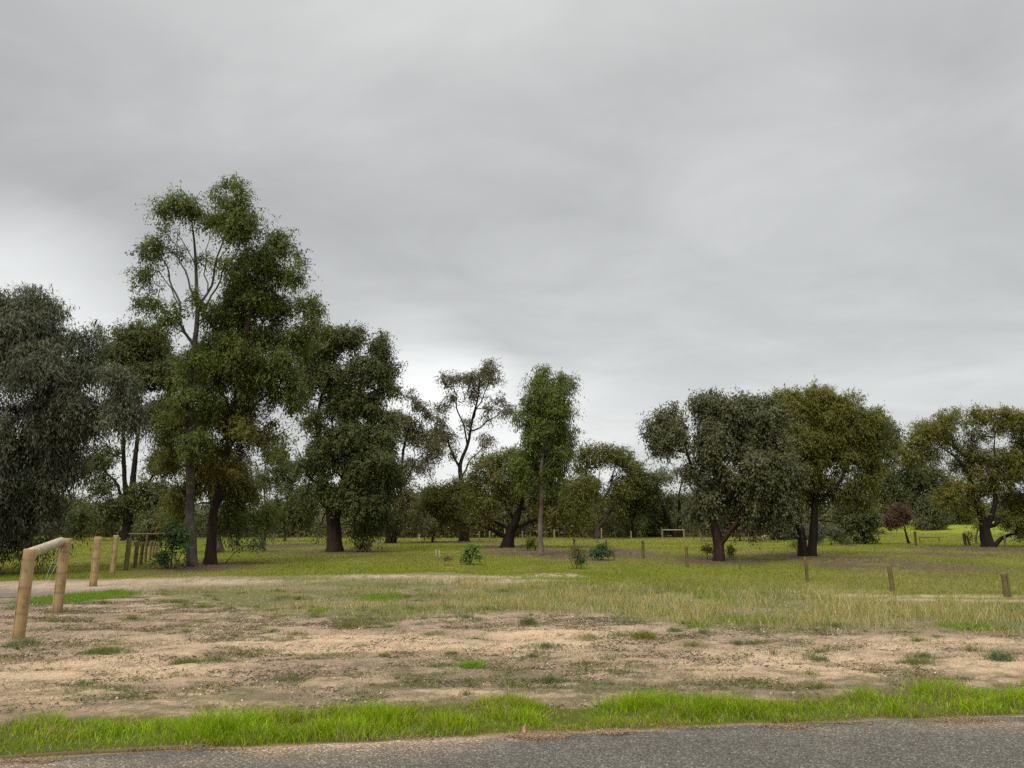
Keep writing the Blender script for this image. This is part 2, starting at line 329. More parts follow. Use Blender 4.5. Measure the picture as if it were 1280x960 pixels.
def build_path():
    xs = np.arange(-22, 26, .06); prof = c_road(xs)+.10*(fbm(xs*1.1, xs*0, 5, 4)-.5)+.05*(fbm(xs*6, xs*0, 6, 3)-.5)
    rows = [0, .015, .05, .12, .22, .35, .5, .7, .9, 1.2, 1.6, 2.2, 3, 4]
    hh = [-.02, .0, .008, .013, .016, .018, .02, .02, .02, .02, .02, .02, .02, .02]
    V = []; col = []
    for r, h in zip(rows, hh):
        y = prof-r; V.append(np.stack([xs, y, np.full_like(xs, h)+.006*(fbm(xs*3, y*3, 90, 3)-.5)], 1))
        k = fbm(xs*1.4, y*2.2, 91, 4); c = np.array([.092, .085, .069])[None]*(.85+.35*k[:, None])
        sand = np.clip(np.exp(-r/.22)*ss(.45, .60, fbm(xs*.8, y*1.5, 93, 4))*1.3+.5*np.exp(-(((xs-4.6)/1.6)**2+((r-.3)/.2)**2))*ss(.4, .6, fbm(xs*2, y*3, 94, 4)), 0, .85)[:, None]
        c = c*(1-sand)+np.array([.34, .24, .16])*sand
        col.append(c)
    V = np.concatenate(V); col = np.concatenate(col); n1, n2 = len(rows), len(xs)
    idx = np.arange(n1*n2).reshape(n1, n2)
    Fc = np.stack([idx[:-1, :-1], idx[1:, :-1], idx[1:, 1:], idx[:-1, 1:]], -1).reshape(-1, 4)
    mt, N = mat_new('asphalt')
    P = N.n('ShaderNodeNewGeometry').outputs['Position']
    c = N.n('ShaderNodeAttribute', attribute_name='col').outputs['Color']
    vo = N.n('ShaderNodeTexVoronoi'); vo.inputs['Scale'].default_value = 105; N.l(P, vo.inputs[0])
    sc = N.n('ShaderNodeSeparateColor'); N.l(vo.outputs['Color'], sc.inputs[0])
    st = N.ramp(sc.outputs[0], [(0.0, .42), (.55, .85), (.86, 1.3), (1.0, 2.8)])
    a = N.noise(7, P, 4); c2 = N.mix(1.0, c, st, 'MULTIPLY'); c2 = N.mix(.5, c2, N.ramp(a, [(.3, .7), (.7, 1.25)]), 'MULTIPLY')
    p = N.n('ShaderNodeBsdfPrincipled'); N.l(c2, p.inputs['Base Color']); p.inputs['Roughness'].default_value = .85; p.inputs['Specular IOR Level'].default_value = .3
    bp = N.n('ShaderNodeBump'); bp.inputs['Strength'].default_value = .9; bp.inputs['Distance'].default_value = .008; bp.invert = True
    N.l(vo.outputs['Distance'], bp.inputs['Height']); N.l(bp.outputs[0], p.inputs['Normal'])
    o = N.n('ShaderNodeOutputMaterial'); N.l(p.outputs[0], o.inputs['Surface'])
    tag(new_obj('path', mesh_np('path', V, Fc, mt, None, True, None, col)), kind='structure')
build_path()

# ------------------------------------------------------------------ blades
GM = grass_mat('grass_blade')
def blades(name, x, y, h, w, lean, colA, cls_col=None, seg=3, z=None, label=None, cat=None, head=None, kind='stuff', parent=None, origin=None):
    n = len(x); z = zg(x, y)-.005 if z is None else z
    a = rng.uniform(0, 2*PI, n); d = np.stack([np.cos(a), np.sin(a), np.zeros(n)], 1); side = np.stack([-np.sin(a), np.cos(a), np.zeros(n)], 1)
    # turn the blade's flat a random way about its own lean
    b = rng.uniform(0, 2*PI, n); side = np.stack([np.cos(b), np.sin(b), np.zeros(n)], 1)
    base = np.stack([x, y, z], 1)
    rows = []
    for i in range(seg+1):
        t = i/seg
        c = base + d*(lean*h*t**1.8)[:, None] + np.array([0, 0, 1])*(h*(t-.25*np.clip(lean, 0, 1.6)*t*t))[:, None]
        ww = w*(1-t**1.6)*(.75+.5*t) if head is None else w*np.interp(t, [0, .6, .82, 1], head)
        if i < seg: rows += [c-side*ww[:, None]/2, c+side*ww[:, None]/2] if head is None or i < seg else [c]
        else: rows += [c]
    k = 2*seg+1
    V = np.stack(rows, 1).reshape(-1, 3); base_i = (np.arange(n)*k)[:, None]
    quads = np.concatenate([base_i+np.array([2*i, 2*i+1, 2*i+3, 2*i+2]) for i in range(seg-1)]) if seg > 1 else np.zeros((0, 4), int)
    # the tip as a degenerate free triangle: store everything as triangles
    tris = []
    for i in range(seg-1): tris += [base_i+np.array([2*i, 2*i+1, 2*i+3]), base_i+np.array([2*i, 2*i+3, 2*i+2])]
    tris.append(base_i+np.array([2*seg-2, 2*seg-1, 2*seg]))
    col = np.repeat(colA, k, 0)
    if origin is not None: V = V-origin
    me = mesh_np(name, V, np.concatenate(tris), GM, None, False, None, col)
    o = new_obj(name, me, parent)
    if parent is None: tag(o, label, cat, None, kind)
    return o
def pal(n, cols, wts, jit=.15):
    i = rng.choice(len(cols), n, p=np.array(wts)/sum(wts)); c = np.array(cols)[i]
    return c*rng.uniform(1-jit, 1+jit, (n, 1))*rng.uniform(1-jit*.4, 1+jit*.4, (n, 3))
def scatter(n, x0, x1, y0, y1, dens):
    """n tries uniform in ground area, kept with probability dens(x,y)"""
    x = rng.uniform(x0, x1, n); y = rng.uniform(y0, y1, n); p = dens(x, y); k = rng.uniform(0, 1, n) < p
    return x[k], y[k]
def scatter_fan(n, y0, y1, dens, tmax=.78, power=1.0):
    """tries spread with density falling with distance, so far bands need fewer"""
    y = y0*(y1/y0)**rng.uniform(0, 1, n); x = rng.uniform(-tmax, tmax, n)*y; p = dens(x, y); k = rng.uniform(0, 1, n) < p
    return x[k], y[k]

def build_grass():
    # verge: long lush grass beside the path
    def tuftf(x, y): return fbm(x*2.2, y*2.2, 301, 3)
    def d(x, y):
        m = masks(x, y); return m['verge']*(.35+.65*ss(.38, .55, tuftf(x, y)))*(1-m['road'])
    x, y = scatter(280000, -6.2, 7.0, 5.2, 9.2, d)
    cr = c_road(x); cv = c_verge(x)
    edge = ss(0, .25, y-cr)*(1-ss(-.35, .25, y-cv))
    left = ss(.5, .62, fbm(x*.9, y*1.2, 307, 3))
    h = (.055+.14*ss(.34, .68, tuftf(x, y)))*(.45+.55*edge)*rng.uniform(.55, 1.25, len(x))
    c = pal(len(x), [(.17, .27, .006), (.23, .33, .010), (.11, .19, .006), (.33, .36, .04), (.36, .30, .10)], [5, 4, 3, 1.2, .5])
    pt = ss(.4, .62, fbm(x*1.3, y*1.8, 309, 4))[:, None]; c = c*(1-.35*pt)+c*np.array([1.18, 1.0, 1.0])*.35*pt; c = c*(.75+.5*fbm(x*2.5, y*2.5, 311, 3))[:, None]
    thin = ss(.55, .66, fbm(x*1.7, y*2.4, 312, 3)); h = h*(1-.45*thin)
    dryk = (rng.uniform(0, 1, len(x)) < (1-edge)*.30+.05*(1-left)+.25*thin); c[dryk] = pal(dryk.sum(), [(.30, .24, .12), (.20, .17, .07)], [1, 1])
    lean = rng.uniform(.15, 1.1, len(x))
    blades('verge_grass', x, y, h, rng.uniform(.0035, .0085, len(x)), lean, c*1.12, label='lush bright green grass along the edge of the path', cat='grass')
    # lush patches out in the open
    def d2(x, y): return masks(x, y)['lush']
    X = []; Y = []
    for (cx, cy, rx, ry) in LUSH:
        n = int(min(2600*rx*ry*4, 16000)); a, b = scatter(n, cx-rx*1.6, cx+rx*1.6, cy-ry*1.6, cy+ry*1.6, d2); X.append(a); Y.append(b)
    x = np.concatenate(X); y = np.concatenate(Y)
    blades('lush_grass_patches', x, y, rng.uniform(.04, .11, len(x)), rng.uniform(.006, .011, len(x)), rng.uniform(.2, 1, len(x)), pal(len(x), [(.17, .29, .02), (.12, .21, .02), (.23, .28, .05)], [4, 3, 1]), seg=2, label='small patches of bright green grass scattered over the bare soil', cat='grass')
    # thin creeping weeds and dead stalks on the soil
    def d3(x, y):
        m = masks(x, y); k = .5*fbm(x*1.6, y*2.4, 320, 4)+.5*fbm(x*5, y*7, 321, 4)
        s = np.clip(1-m['road']-m['verge']-m['lawn']-m['dry'], 0, 1)
        nearv = np.exp(-np.clip(y-c_verge(x), 0, 9)/1.2)*.85
        return s*np.clip(m['dull']*.9*ss(.42, .54, k)+.85*ss(.47, .60, k)+nearv*ss(.38, .55, k)+.08, 0, 1)*(1-.7*m['pale'])
    x, y = scatter(640000, -14, 14, 7, 17.5, d3)
    m = masks(x, y)
    c = pal(len(x), [(.10, .125, .035), (.075, .10, .035), (.17, .16, .065), (.30, .24, .14), (.16, .19, .05)], [4, 3, 3, 1.4, 1.5])
    blades('creeping_weeds', x, y, rng.uniform(.012, .045, len(x))*(1+.6*m['dull']), rng.uniform(.005, .012, len(x)), rng.uniform(.8, 2.4, len(x)), c, seg=2, label='low creeping weeds and thin turf spreading over the bare soil', cat='weeds')
    # straw coloured grass band
    def d4(x, y):
        m = masks(x, y); k = fbm(x*.9, y*.9, 330, 4); ax = fbm(x*.35, y*.5, 333, 3)
        return np.clip(m['dry']*(.25+.75*ss(.36, .55, k))*(.45+.55*ss(-9, 2, x)), 0, 1)*(1-.6*m['bare'])
    x, y = scatter(230000, -17, 20, 11.5, 23.5, d4)
    k = fbm(x*.5, y*.7, 340, 4); tall = (.35+.65*ss(-6, 5, x))*(.5+.5*ss(.3, .6, fbm(x*.9, y*.9, 330, 4)))
    h = tall*rng.uniform(.08, .31, len(x))*(.55+.8*ss(.35, .65, fbm(x*2.2, y*2.2, 336, 3)))
    c = pal(len(x), [(.42, .34, .16), (.53, .45, .25), (.34, .30, .11), (.21, .23, .055), (.14, .175, .035)], [4, 3, 3, 2.6, 1.8])
    gk = rng.uniform(0, 1, len(x)) < ss(.48, .68, k)*.8; c[gk] = pal(gk.sum(), [(.17, .20, .055), (.12, .16, .045), (.24, .24, .09)], [2, 2, 1])
    blades('straw_grass', x, y, h, rng.uniform(.005, .011, len(x)), rng.uniform(.1, .9, len(x)), c, label='tall straw coloured dry grass in a band across the field', cat='grass')
    # lawn behind: short turf, blades get broader with distance as one blade stands for several
    def d5(x, y):
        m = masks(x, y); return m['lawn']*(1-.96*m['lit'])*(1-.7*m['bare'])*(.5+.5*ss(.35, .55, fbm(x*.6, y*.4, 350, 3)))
    x, y = scatter_fan(330000, 17.5, 95, d5)
    kk = ss(.35, .65, fbm(x*.28, y*.22, 30, 5)); r_ = ss(1, 8, x)*(1-ss(22, 32, y))
    h = (.035+.05*rng.uniform(0, 1, len(x)))*(1+1.0*r_*rng.uniform(.3, 1, len(x)))*(1+.5*ss(40, 80, y))
    c = pal(len(x), [(.175, .215, .018), (.205, .235, .026), (.13, .17, .014), (.28, .26, .06)], [4, 3, 2.5, 1.3])
    c = c*(1-.35*kk[:, None])+np.array([.23, .21, .05])*.35*kk[:, None]
    dk = rng.uniform(0, 1, len(x)) < r_*.45; c[dk] = pal(dk.sum(), [(.32, .28, .14), (.25, .23, .10)], [1, 1])
    hk = (1.75*np.exp(-(((x-62)/30)**2+((y-112)/24)**2)) > .4); c[hk] = pal(hk.sum(), [(.24, .29, .035)], [1])
    blades('lawn_grass', x, y, h, .0006*y*rng.uniform(.7, 1.5, len(x)), rng.uniform(.2, 1.1, len(x)), c, seg=2, label='short green turf under and between the trees', cat='grass')
build_grass()

def build_tufts():
    X = []; Y = []; H = []; Cc = []
    pals = [[(.09, .13, .03), (.14, .17, .045), (.20, .19, .06)], [(.12, .15, .07), (.17, .20, .10), (.13, .17, .06)], [(.30, .26, .14), (.22, .21, .09), (.16, .17, .06)]]
    k = 0
    while k < 260:
        x = rng.uniform(-12, 13); y = rng.uniform(7.4, 19); m = masks(np.array([x]), np.array([y])); soil = 1-m['road'][0]-m['verge'][0]-m['lawn'][0]
        if soil < .6: continue
        w = .18+.8*math.exp(-abs(y-float(c_dryf(x)))/1.3)+.45*math.exp(-abs(y-float(c_verge(x)))/.9)
        if rng.uniform() > w: continue
        k += 1; r_ = rng.uniform(.05, .28)**1.1; n = int(rng.uniform(40, 130)*(r_/.1)**1.2); a = rng.uniform(0, 2*PI, n); q = np.abs(rng.normal(0, r_*.6, n))
        X.append(x+q*np.cos(a)*1.3); Y.append(y+q*np.sin(a)); H.append(rng.uniform(.03, .13)*rng.uniform(.4, 1.1, n)); Cc.append(pal(n, pals[rng.integers(0, 3)], [1, 1, 1]))
    x = np.concatenate(X); y = np.concatenate(Y); n = len(x)
    blades('small_weeds', x, y, np.concatenate(H), rng.uniform(.004, .009, n), rng.uniform(.3, 1.8, n), np.concatenate(Cc), label='many small weeds and grass tufts dotted over the bare soil', cat='weeds')
build_tufts()

def build_debris():
    # chips of bark, dead leaves and crumbs of soil
    def mk(name, x, y, s, elong, cols, wts, label, cat, flat=.35, z=None):
        n = len(x); z = zg(x, y)+s*flat*.4 if z is None else z
        a = rng.uniform(0, 2*PI, n); dx = np.stack([np.cos(a), np.sin(a), rng.normal(0, .18, n)], 1); dy = np.stack([-np.sin(a), np.cos(a), rng.normal(0, .25, n)], 1)
        c = np.stack([x, y, z], 1); up = np.array([0, 0, 1.])
        L = (s*elong)[:, None]; Wd = s[:, None]; H = (s*flat)[:, None]*rng.uniform(.5, 1.3, (n, 1))
        pts = [c+dx*L, c+dy*Wd*rng.uniform(.6, 1, (n, 1)), c-dx*L, c-dy*Wd*rng.uniform(.6, 1, (n, 1)), c+up*H, c-up*H]
        V = np.stack(pts, 1).reshape(-1, 3); b = (np.arange(n)*6)[:, None]
        T = np.concatenate([b+np.array(t) for t in ((0, 1, 4), (1, 2, 4), (2, 3, 4), (3, 0, 4), (1, 0, 5), (2, 1, 5), (3, 2, 5), (0, 3, 5))])
        col = np.repeat(pal(n, cols, wts, .25), 6, 0)
        tag(new_obj(name, mesh_np(name, V, T, DM, None, False, None, col)), label, cat, None, 'stuff')
    DM, N = mat_new('debris'); c = N.n('ShaderNodeAttribute', attribute_name='col').outputs['Color']
    p = N.n('ShaderNodeBsdfPrincipled'); N.l(c, p.inputs['Base Color']); p.inputs['Roughness'].default_value = .9; p.inputs['Specular IOR Level'].default_value = .15
    o = N.n('ShaderNodeOutputMaterial'); N.l(p.outputs[0], o.inputs['Surface'])
    def d(x, y):
        m = masks(x, y); s = np.clip(1-m['road']-m['verge']-m['lawn']-m['dry'], 0, 1); return s*(.08+.92*ss(.44, .62, fbm(x*1.5, y*2.5, 401, 4)))*(1-.75*m['pale'])
    x, y = scatter(230000, -13, 13, 7, 17.5, d)
    mk('leaf_litter', x, y, rng.uniform(.003, .0135, len(x)), rng.uniform(1, 3.2, len(x)), [(.075, .05, .035), (.12, .085, .06), (.17, .13, .10), (.30, .23, .16)], [4, 4, 2, 1], 'dark bark chips and dead leaves strewn over the bare soil', 'leaf litter')
    x, y = scatter(26000, -13, 13, 7, 17, lambda x, y: np.clip(1-masks(x, y)['lawn']-masks(x, y)['verge']-masks(x, y)['road'], 0, 1))
    mk('pebbles', x, y, rng.uniform(.003, .010, len(x))*rng.choice([1, 1, 1, 1.9], len(x)), np.full(len(x), 1.2), [(.42, .34, .26), (.55, .47, .38), (.28, .20, .15)], [3, 1, 3], 'small pale pebbles and soil crumbs over the bare ground', 'pebbles', .7)
    # sticks
    x, y = scatter(700, -12, 12, 7.2, 16, d)
    mk('fallen_twigs', x, y, rng.uniform(.004, .009, len(x)), rng.uniform(6, 16, len(x)), [(.12, .09, .065), (.22, .17, .12)], [2, 1], 'thin fallen twigs lying on the bare soil', 'twigs', .8)
    # litter swept on the edge of the path
    X = []; Y = []
    for (px, py, rx, ry, n) in [(672, 923, 30, 5, 3200), (765, 918, 22, 4, 1100), (985, 911, 30, 4, 1200), (1200, 903, 50, 4, 900), (250, 939, 90, 3, 400), (30, 955, 40, 4, 600), (1060, 906, 40, 3, 300), (520, 926, 60, 3, 200), (860, 912, 60, 3, 250)]:
        cx, cy, a, b = ell(px, py, rx, ry); X.append(cx+rng.normal(0, a*.5, n)); Y.append(cy+rng.normal(0, b*.45, n))
    x = np.concatenate(X); y = np.concatenate(Y)
    mk('path_edge_litter', x, y, rng.uniform(.0025, .006, len(x)), rng.uniform(1, 3.5, len(x)), [(.28, .19, .12), (.21, .145, .09), (.38, .29, .19), (.12, .08, .05)], [4, 3, 3, 2], 'orange brown dry needles and sand along the path edge', 'leaf litter', z=np.full(len(x), .018)+rng.uniform(0, .006, len(x)))
    # litter below the trees
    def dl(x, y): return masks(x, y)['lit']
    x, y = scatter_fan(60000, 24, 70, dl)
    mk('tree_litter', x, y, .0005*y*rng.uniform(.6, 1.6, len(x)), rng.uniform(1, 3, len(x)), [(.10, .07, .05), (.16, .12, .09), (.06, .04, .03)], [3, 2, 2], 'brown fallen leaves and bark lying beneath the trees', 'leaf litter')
build_debris()

# ------------------------------------------------------------------ tubes
def tube_chains(chains, sides=6):
    """chains: list of (pts (n,3), rad (n,)) -> V, quads"""
    Vs = []; Fs = []; off = 0
    for P, R in chains:
        n = len(P)
        if n < 2: continue
        k = sides if R[0] > .03 else (4 if R[0] > .012 else 3)
        if R[0] > .12: k = sides*2
        T = np.gradient(P, axis=0); T = norm(T)
        ref = np.array([1., 0, 0]) if abs(T[0][0]) < .8 else np.array([0, 1., 0])
        U = norm(ref-T*(T@ref)[:, None]); Wv = np.cross(T, U)
        a = np.arange(k)*2*PI/k
        rr = R[:, None]*np.ones((1, k))
        if R[0] > .05:
            rr = rr*(1+.10*np.sin(a*3+P[:, 2:3]*.7)+.06*rng.normal(0, 1, (n, k))*.6)
        ring = P[:, None, :]+rr[:, :, None]*(np.cos(a)[None, :, None]*U[:, None, :]+np.sin(a)[None, :, None]*Wv[:, None, :])
        Vs.append(ring.reshape(-1, 3)); idx = off+np.arange(n*k).reshape(n, k); nx = np.roll(idx, -1, 1)
        Fs.append(np.stack([idx[:-1], nx[:-1], nx[1:], idx[1:]], -1).reshape(-1, 4))
        off += n*k
    return np.concatenate(Vs), np.concatenate(Fs)

# ------------------------------------------------------------------ leaves
def leaf_quads(C, D, ll, lw, sl, ns, nl, droop, spread, rnd=.45):
    """C clump centres, D outward directions. ns shoots a clump, nl leaves a shoot."""
    n = len(C); S = n*ns
    c = np.repeat(C, ns, 0); d = np.repeat(D, ns, 0)
    dirs = norm(d*.6+rng.normal(0, .7, (S, 3))+np.array([0, 0, .15-droop*.7]))
    L = sl*rng.uniform(.5, 1.25, S)*np.repeat(rng.uniform(.6, 1.45, n), ns)
    o = c+rng.normal(0, spread*.45, (S, 3))*np.array([1, 1, .8])*np.repeat(rng.uniform(.6, 1.5, (n, 1)), ns, 0)
    t = (np.arange(nl)+.5)/nl; t = t[None, :]+rng.uniform(-.4, .4, (S, nl))/nl
    pos = o[:, None, :]+dirs[:, None, :]*(L[:, None]*t)[..., None]+np.array([0, 0, -1.])*(droop*L[:, None]*t*t*.8)[..., None]
    pos = pos+rng.normal(0, ll*.35, pos.shape)
    pos = pos.reshape(-1, 3); M = len(pos)
    ax = norm(np.repeat(dirs, nl, 0)*.5+rng.normal(0, rnd, (M, 3))*1.1+np.array([0, 0, -1.])*(.25+droop))
    nt_ = np.repeat(d, nl, 0)*.55+np.array([0, 0, .6])+rng.normal(0, .30, (M, 3)); sd_ = norm(np.cross(ax, nt_)+1e-5); s = rng.uniform(.65, 1.25, (M, 1))
    l = ax*ll*s; w = sd_*lw*.66*s
    V = np.stack([pos, pos+l*.42+w, pos+l, pos+l*.42-w], 1).reshape(-1, 3)
    Fc = np.arange(M*4).reshape(M, 4)
    clump = np.repeat(np.arange(n), ns*nl)
    return V, Fc, clump, M

# ------------------------------------------------------------------ trees
def make_tree(name, label, Y, base, trunks, lobes, leafm, barkm, leaf=(.12, .03), clump=.55, dens=1.0, droop=.5, ns=7, nl=9, sl=.5, depthf=.75,
              gap=.34, rag=1.0, ls=1.1, sub=6, seed=0, cat='tree', group=None, zmin=None, tipw=.35, rtip=.007, maxclump=650, holes=(), rough=None, spread=None):
    global rng
    rng = np.random.default_rng(1000+seed)
    rtip *= 1.4; px, py = base; maxclump = int(maxclump*2.6); ns = int(round(ns*1.7))
    b = at(px, py, Y); b[2] = float(zt(b[0], b[1]))-.03
    root = empty(name, b); tag(root, label, cat, group)
    P = []; R = []; par = []; kind = []   # kind: trunk id or -1
    # trunks and limbs drawn through points (px, py, width px [, depth offset m])
    for ti, tr in enumerate(trunks):
        pts = []; rs = []; dy0 = 0
        for i, q in enumerate(tr):
            dy = q[3] if len(q) > 3 else dy0; dy0 = dy if len(q) > 3 else dy0+rng.uniform(-.25, .25)
            w = at(q[0], q[1], Y+dy); pts.append(w); rs.append(q[2]*(.62+.38*min(1, q[2]/10))*(.45 if i == len(tr)-1 else 1)/F*Y/2)
        pts = np.array(pts); rs = np.array(rs)
        isroot = abs(pts[0][2]-b[2]) < .45 and ti == 0 or (len(tr[0]) > 4)
        if pts[0][2] < b[2]+.5: pts[0][2] = b[2]-.05
        # smooth resample
        seg = np.linalg.norm(np.diff(pts, axis=0), axis=1); cum = np.concatenate([[0], np.cumsum(seg)])
        n = max(int(cum[-1]/.35), 3); tt = np.linspace(0, cum[-1], n+1)
        Q = np.stack([np.interp(tt, cum, pts[:, k]) for k in range(3)], 1); rad = np.interp(tt, cum, rs)
        for _ in range(2): Q[1:-1] = (Q[:-2]+2*Q[1:-1]+Q[2:])/4
        Q[1:] += rng.normal(0, .012, (n, 3))*np.minimum(1, rad[1:, None]*8)
        if len(Q) > 6:
            ph = rng.uniform(0, 6, 4); tq = np.linspace(0, 1, n+1); am = np.clip(.20-rad, .02, .16)*np.sin(PI*tq)**.5*min(1, cum[-1]/5)
            Q[:, 0] += am*(np.sin(tq*7+ph[0])+.6*np.sin(tq*15+ph[1])); Q[:, 1] += am*(np.sin(tq*8+ph[2])+.6*np.sin(tq*16+ph[3]))
        start = len(P); pa = -1
        low = pts[0][2] < b[2]+.5
        if P and not low:
            dd = np.linalg.norm(np.array(P)-Q[0], axis=1); pa = int(np.argmin(dd)); Q[0] = P[pa]
        for k in range(n+1):
            r = rad[k]
            if low:
                hgt = Q[k][2]-b[2]; r = r*(1+.28*math.exp(-max(hgt, 0)/.28))
            P.append(Q[k]); R.append(r); par.append(pa if k == 0 else start+k-1); kind.append(ti)
    nt = len(P)
    # clump centres
    cc = []; cd = []; cl = []; sp = clump
    s_ = Y/F
    for li, lo in enumerate(lobes):
        lx, ly, rx, ry = lo[:4]; rx *= ls; ry *= ls; dk = lo[4] if len(lo) > 4 and lo[4] is not None else 1.0; dy = lo[5] if len(lo) > 5 else rng.uniform(-1, 1)*depthf*rx*s_*.8
        tint = lo[6] if len(lo) > 6 else 0
        c0 = at(lx, ly, Y+dy); rxm, rzm = rx*s_, ry*s_; rym = (rxm+rzm)/2*depthf*1.15
        bs = .78+.12*(1-rag); E = [(c0, rxm*bs, rym*bs, rzm*bs)]
        for _ in range(sub):
            v = norm(rng.normal(0, 1, 3)); v[2] = v[2]*.8+.15; f = rng.uniform(.20, .46)*(.55+.45*rag); mr = (rxm+rzm)/2
            E.append((c0+v*np.array([rxm, rym, rzm])*(1-f*rng.uniform(.35, .9)), mr*f*rng.uniform(.75, 1.3), mr*f, mr*f*rng.uniform(.7, 1.35)))
        for (c, a, bb, h) in E:
            n = int(110*dens*dk*max(a*bb+a*h+bb*h, .05)/(sp*sp)/3)+2
            v = norm(rng.normal(0, 1, (n, 3))); v[:, 2] = np.where((v[:, 2] < -.3) & (rng.uniform(0, 1, n) < .4), -v[:, 2]*.6, v[:, 2])
            q = v*rng.uniform(.15, 1, (n, 1))**.5
            q = q*np.where(rng.uniform(0, 1, (n, 1)) < .02+.05*rag, rng.uniform(1.15, 1.5, (n, 1)), 1.0)
            pt = c+q*np.array([a, bb, h]); cc.append(pt); cd.append(norm(q+(c-c0)/max(rxm, .1)*.6)); cl.append(np.full(n, tint, float))
    cc = np.concatenate(cc); cd = np.concatenate(cd); cl = np.concatenate(cl)
    keep = cc[:, 2] > b[2]+.25
    if gap > 0:
        g = fbm(cc[:, 0]/(sp*1.9)+cc[:, 1]*.12, cc[:, 2]/(sp*1.5), 500+seed, 2); keep &= g > .30+gap*.3
    for (hx, hy, hr) in holes:      # natural openings in the crown
        tq = cc[:, 1]*cs+(cc[:, 2]-CH)*sn; uq = 640+F*cc[:, 0]/tq; vq = 480-F*((cc[:, 2]-CH)*cs-cc[:, 1]*sn)/tq
        keep &= (((uq-hx)/hr)**2+((vq-hy)/(hr*.9))**2) > rng.uniform(.5, 1.25, len(cc))
    cc, cd, cl = cc[keep], cd[keep], cl[keep]
    o = rng.permutation(len(cc)); cc, cd, cl = cc[o], cd[o], cl[o]
    acc = []; A = np.zeros((maxclump, 3)); na = 0
    for i in range(len(cc)):
        if na >= maxclump: break
        if na and np.min(np.sum((A[:na]-cc[i])**2, 1)) < (sp*.42)**2: continue
        A[na] = cc[i]; na += 1; acc.append(i)
    cc, cd, cl = cc[acc], cd[acc], cl[acc]
    # grow the wood towards every clump
    zb = b[2]+(zmin if zmin is not None else .25*(cc[:, 2].max()-b[2]))
    cap = nt+len(cc)*30+10; PA = np.zeros((cap, 3)); PA[:nt] = P; PL = np.zeros(cap); nn = nt
    dsk = np.array([np.min(np.linalg.norm(PA[:nt]-c, axis=1)) for c in cc]); order = np.argsort(dsk)
    okz = np.zeros(cap, bool); okz[:nt] = PA[:nt, 2] > zb
    if not okz.any(): okz[nt-1] = True
    tips = np.zeros(len(cc), int)
    step = max(.28, sp*.6)
    for ci in order:
        c = cc[ci]; dv = c-PA[:nn]; d = np.linalg.norm(dv, axis=1)
        cost = d+1.1*np.maximum(0, -dv[:, 2]+.0)+.12*PL[:nn]; cost[~okz[:nn]] += 50
        j = int(np.argmin(cost)); dj = d[j]; m = max(1, min(28, int(dj/step)))
        p0 = PA[j]; up = np.array([0, 0, .35*dj*min(1, max(0, dv[j][2]/max(dj, .01)+.5))])
        jj = j; wob = rng.normal(0, .05*min(dj, 2.), (3,))
        for k in range(1, m+1):
            t = k/m; q = p0*(1-t)+c*t+np.array([0, 0, 1])*(up[2]*-.5*t*(1-t))+wob*math.sin(PI*t)+rng.normal(0, .03, 3)*(1 if k < m else 0)
            PA[nn] = q; par.append(jj); kind.append(-1); R.append(0); PL[nn] = PL[jj]+dj/m; okz[nn] = True; jj = nn; nn += 1
        tips[ci] = jj
    # radii
    e = 2.35; R = np.array(R, float); acc_ = np.zeros(nn); acc_[tips] += rtip**e
    for i in range(nn-1, -1, -1):
        if kind[i] < 0: R[i] = max(acc_[i], (rtip*.7)**e)**(1/e)
        if par[i] >= 0: acc_[par[i]] += max(acc_[i], (rtip*.7)**e) if kind[i] < 0 else acc_[i]
    for i in range(nt, nn):
        R[i] = min(R[i], R[par[i]]*.85)
    PA = PA[:nn]-b
    # trunks
    V, Fc = None, None
    low_ids = [i for i, tr in enumerate(trunks) if at(tr[0][0], tr[0][1], Y)[2] < b[2]+.5]
    if not low_ids: low_ids = [0]
    own = {}
    for ti in range(len(trunks)):
        if ti in low_ids: own[ti] = ti
        else:
            s0 = kind.index(ti); own[ti] = own.get(kind[par[s0]], low_ids[0]) if par[s0] >= 0 else low_ids[0]
    for li in low_ids:
        ch = []
        for ti in range(len(trunks)):
            if own[ti] == li:
                ids = [i for i in range(nt) if kind[i] == ti]; rr = R[ids].copy()
                if ti not in low_ids and par[ids[0]] >= 0: rr[0] = min(rr[0], R[par[ids[0]]]*.95)
                ch.append((PA[ids], rr))
        V, Fc = tube_chains(ch, 8); me = mesh_np('trunk', V, Fc, barkm, None, True); new_obj('trunk', me, root)
    # branches
    ch = []; kids = {}
    for i in range(nt, nn): kids.setdefault(par[i], []).append(i)
    stack = [(j, i) for j in list(kids) if j < nt for i in kids[j]]
    while stack:
        j, i = stack.pop(); ids = [j, i]; cur = i
        while cur in kids:
            ks = kids[cur]; best = max(ks, key=lambda q: R[q])
            for q in ks:
                if q != best: stack.append((cur, q))
            ids.append(best); cur = best
        rr = R[ids].copy(); rr[0] = min(rr[0], rr[1]*1.15); ch.append((PA[ids], rr))
    if ch:
        V, Fc = tube_chains(ch, 5); new_obj('branches', mesh_np('branches', V, Fc, barkm, None, True), root)
    # leaves
    V, Fc, ck, M = leaf_quads(cc-b, cd, leaf[0], leaf[1], sl, ns, nl, droop, spread or sp*.5)
    vv = np.clip(rng.normal(.5, .22, len(cc))[ck]+rng.normal(0, .18, M), 0, 1)
    ww = np.clip(np.clip(rng.normal(0, .38, len(cc)), 0, 1)[ck]*tipw+np.clip(cl[ck], 0, 1)*rng.uniform(.6, 1, M), 0, 1)*(cl[ck] >= 0)
    new_obj('crown', mesh_np('crown', V, Fc, leafm, {'v': np.repeat(vv, 4), 'w': np.repeat(ww, 4)}), root)
    return root

